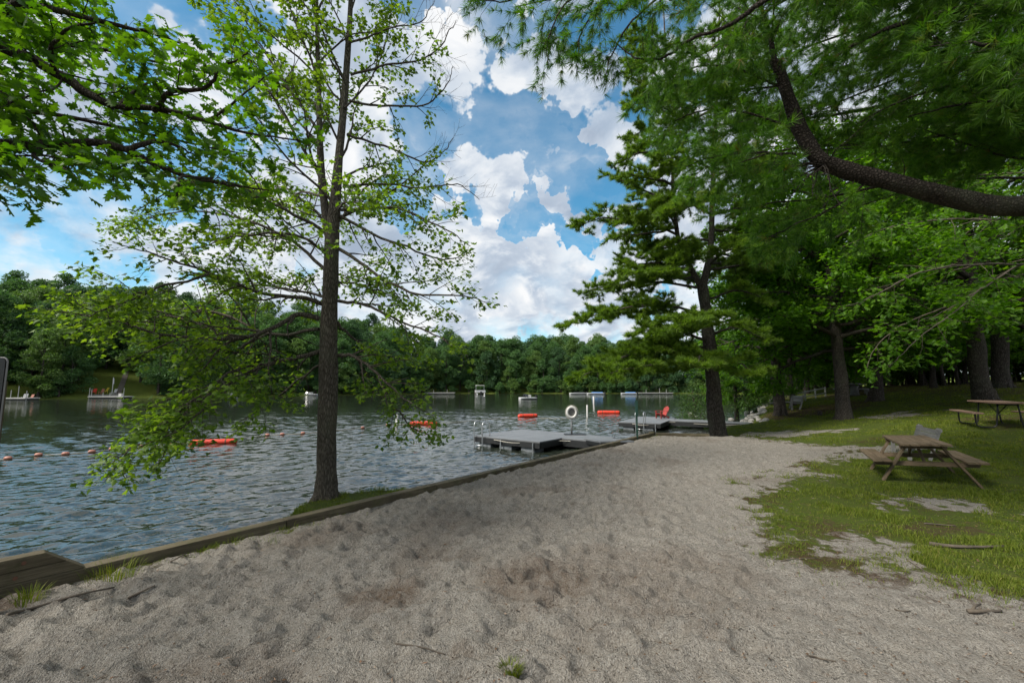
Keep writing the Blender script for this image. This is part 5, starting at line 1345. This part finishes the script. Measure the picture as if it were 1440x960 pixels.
stick([(1136, 923), (1155, 928), (1176, 931)], .006, 'thin twig at the bottom right of the sand')
stick([(1258, 858), (1270, 860), (1282, 861)], .006, 'short thin twig left of the knotted stick')
stick([(1275, 788), (1290, 797), (1312, 811)], .006, 'reddish twig at the sandy edge of the lawn')
def debris():
    r = np.random.default_rng(31); n = 8000
    Y = 2.3*np.exp(r.random(n)*math.log(16/2.3)); X = r.uniform(-.95, 1.25, n)*Y
    sd = poly_sd(X, Y, SAND); sl = poly_sd(X, Y, LAKE); dw = seg_dist(X, Y, WA, WB)
    pk = np.clip(.3+.8*sstep(1.2, 0, np.abs(sd))+.6*sstep(.5, .1, dw), 0, 1)
    k = (sl > .1) & (r.random(n) < pk); X, Y = X[k], Y[k]; n = len(X)
    Z_ = height(X, Y); L = r.uniform(.012, .055, n); w = r.uniform(.0018, .004, n)*np.where(L < .03, 2.2, 1); a = r.uniform(0, 2*PI, n)
    c = np.stack([X, Y, Z_+.012], -1); d = np.stack([np.cos(a), np.sin(a), r.normal(0, .15, n)], -1)*L[:, None]/2; s_ = np.stack([-np.sin(a), np.cos(a), r.normal(0, .2, n)], -1)*w[:, None]; u = np.array([0, 0, 1.0])*w[:, None]*.9
    v = np.stack([c-d, c-s_, c+u, c+s_, c+d], 1).reshape(-1, 3); i = np.arange(n)[:, None]*5
    lp = np.concatenate([i+np.array(q) for q in ([0, 1, 2], [0, 2, 3], [4, 2, 1], [4, 3, 2])], 1).ravel()
    me = np_mesh('plant_debris', v, lp, np.full(n*4, 3), np.repeat(r.random(n), 4))
    m, nt, out = new_mat('dry debris'); p_ = N(nt, 'ShaderNodeBsdfPrincipled', Roughness=.9)
    nt.links.new(ramp(nt, attr(nt, 'rnd'), [(0, (.03, .02, .013)), (.6, (.09, .055, .03)), (.85, (.16, .09, .05)), (1, (.3, .25, .19))]), p_.inputs['Base Color']); nt.links.new(p_.outputs[0], out.inputs[0])
    tag(link('plant_debris', me, m), 'scattered dead leaves, needles and wood chips on the sand', 'debris', kind='stuff')
debris()

# ================================================================== LIGHT, SKY, CAMERA
SUN = nrm(V3(-.66, -.34, .74))
def sky():
    w = bpy.data.worlds.new('World'); bpy.context.scene.world = w; w.use_nodes = True
    nt = w.node_tree; nt.nodes.clear(); out = nt.nodes.new('ShaderNodeOutputWorld')
    sk = nt.nodes.new('ShaderNodeTexSky'); sk.sky_type = 'NISHITA'; sk.sun_disc = False
    sk.sun_elevation = math.asin(SUN[2]); sk.sun_rotation = math.atan2(SUN[0], SUN[1]); sk.air_density = 1.0; sk.dust_density = .4; sk.ozone_density = 2.5
    co = N(nt, 'ShaderNodeTexCoord').outputs['Generated']
    sep = N(nt, 'ShaderNodeSeparateXYZ'); nt.links.new(co, sep.inputs[0])
    z = math_(nt, 'ADD', math_(nt, 'MAXIMUM', sep.outputs[2], 0.0), .42)
    cmb = N(nt, 'ShaderNodeCombineXYZ'); nt.links.new(math_(nt, 'DIVIDE', sep.outputs[0], z), cmb.inputs[0]); nt.links.new(math_(nt, 'DIVIDE', sep.outputs[1], z), cmb.inputs[1])
    n1 = noise(nt, cmb.outputs[0], 2.9, 10, .58, .25)
    n2 = noise(nt, mapping(nt, cmb.outputs[0], (1, 1, 1), (0, 0, .6)), 4.2, 8, .58, .3)
    # gaps of blue between the clouds, each a direction in the sky with a ragged rim
    wob = noise(nt, co, 7, 5, .55)
    add = N(nt, 'ShaderNodeVectorMath'); add.operation = 'MULTIPLY_ADD'
    nt.links.new(wob.outputs['Color'], add.inputs[0]); add.inputs[1].default_value = (.16, .16, .16); sub = N(nt, 'ShaderNodeVectorMath'); sub.operation = 'ADD'
    nt.links.new(co, add.inputs[2]); nt.links.new(add.outputs[0], sub.inputs[0]); sub.inputs[1].default_value = (-.08, -.08, -.08)
    hole = None
    for (px, py, rad, amt) in ((565, 165, 11, .36), (610, 215, 6, .34), (700, 192, 8, .36), (745, 197, 6, .30), (690, 42, 7.5, .34), (612, 43, 5.5, .34), (893, 118, 9.5, .42), (832, 238, 5.5, .38), (788, 265, 4.5, .32), (842, 352, 5.5, .38),
                               (245, 8, 10, .38), (50, 345, 14, .20), (150, 290, 9, .25), (240, 300, 7, .26), (845, 468, 8, .16), (905, 430, 7, .14), (930, 250, 8, .2)):
        d = nrm(ray(px, py)); vm = N(nt, 'ShaderNodeVectorMath'); vm.operation = 'DOT_PRODUCT'; nt.links.new(sub.outputs[0], vm.inputs[0]); vm.inputs[1].default_value = tuple(d)
        mr = N(nt, 'ShaderNodeMapRange'); mr.interpolation_type = 'SMOOTHERSTEP'; nt.links.new(vm.outputs['Value'], mr.inputs['Value'])
        mr.inputs['From Min'].default_value = math.cos(math.radians(rad)); mr.inputs['From Max'].default_value = 1.0; mr.inputs['To Max'].default_value = amt
        hole = mr.outputs[0] if hole is None else math_(nt, 'MAXIMUM', hole, mr.outputs[0])
    shp = math_(nt, 'ADD', math_(nt, 'MULTIPLY', math_(nt, 'SUBTRACT', n1.outputs[0], .5), 1.25), .70)
    dens = math_(nt, 'SUBTRACT', shp, hole)
    cov = ramp(nt, dens, [(.22, (.02, .02, .02)), (.40, (.24, .24, .24)), (.54, (.80, .80, .80)), (.70, (1, 1, 1))])
    # puffs: bright rims, blue-grey hearts
    puff = N(nt, 'ShaderNodeTexVoronoi', Scale=6.5); puff.feature = 'SMOOTH_F1'; puff.inputs['Smoothness'].default_value = .5
    wv = N(nt, 'ShaderNodeVectorMath'); wv.operation = 'MULTIPLY_ADD'; nt.links.new(n2.outputs['Color'], wv.inputs[0]); wv.inputs[1].default_value = (.5, .5, .5); nt.links.new(cmb.outputs[0], wv.inputs[2])
    nt.links.new(wv.outputs[0], puff.inputs['Vector'])
    body = math_(nt, 'ADD', math_(nt, 'MULTIPLY', n2.outputs[0], .70), math_(nt, 'MULTIPLY', puff.outputs['Distance'], .36))
    body = math_(nt, 'ADD', body, math_(nt, 'MULTIPLY', math_(nt, 'SUBTRACT', dens, .70), .25))
    col = ramp(nt, body, [(.38, (4.8, 4.85, 4.9)), (.49, (3.85, 4.1, 4.4)), (.58, (2.7, 3.1, 3.65)), (.70, (1.9, 2.3, 2.9))])
    skc = mixc(nt, 1.0, sk.outputs[0], (.38, .84, .86), 'MULTIPLY')
    m = mixc(nt, cov, skc, col)
    bg = nt.nodes.new('ShaderNodeBackground'); bg.inputs[1].default_value = .12
    nt.links.new(m, bg.inputs[0]); nt.links.new(bg.outputs[0], out.inputs[0])
sky()
sd_ = bpy.data.lights.new('sun', 'SUN'); sd_.energy = 3.6; sd_.angle = math.radians(20); sd_.color = (1, .95, .86)
so = bpy.data.objects.new('sun', sd_); C.objects.link(so); so.rotation_euler = Vector(tuple(-SUN)).to_track_quat('-Z', 'Y').to_euler(); so.location = (0, 0, 40)
cd = bpy.data.cameras.new('camera'); cd.sensor_width = 36; cd.lens = F/1440*36; cd.clip_end = 3000; cd.clip_start = .05
co_ = bpy.data.objects.new('camera', cd); C.objects.link(co_); co_.location = (0, 0, H); co_.rotation_euler = (PI/2+TH, 0, 0)
sc = bpy.context.scene; sc.camera = co_
sc.view_settings.view_transform = 'Standard'; sc.view_settings.look = 'None'; sc.view_settings.gamma = 1; sc.view_settings.exposure = 0.75
sc.render.engine = 'CYCLES'; cy = sc.cycles
cy.max_bounces = 6; cy.diffuse_bounces = 4; cy.glossy_bounces = 2; cy.transmission_bounces = 4; cy.transparent_max_bounces = 8
cy.caustics_reflective = False; cy.caustics_refractive = False
cy.use_denoising = True; cy.use_adaptive_sampling = True; cy.adaptive_threshold = .015
print('LEAVES maple', n_maple, 'oak', n_oak, 'over', n_over, 'pine', n_sp, 'lawn', [p_[2] for p_ in PR+PU], 'grass', n_grass)
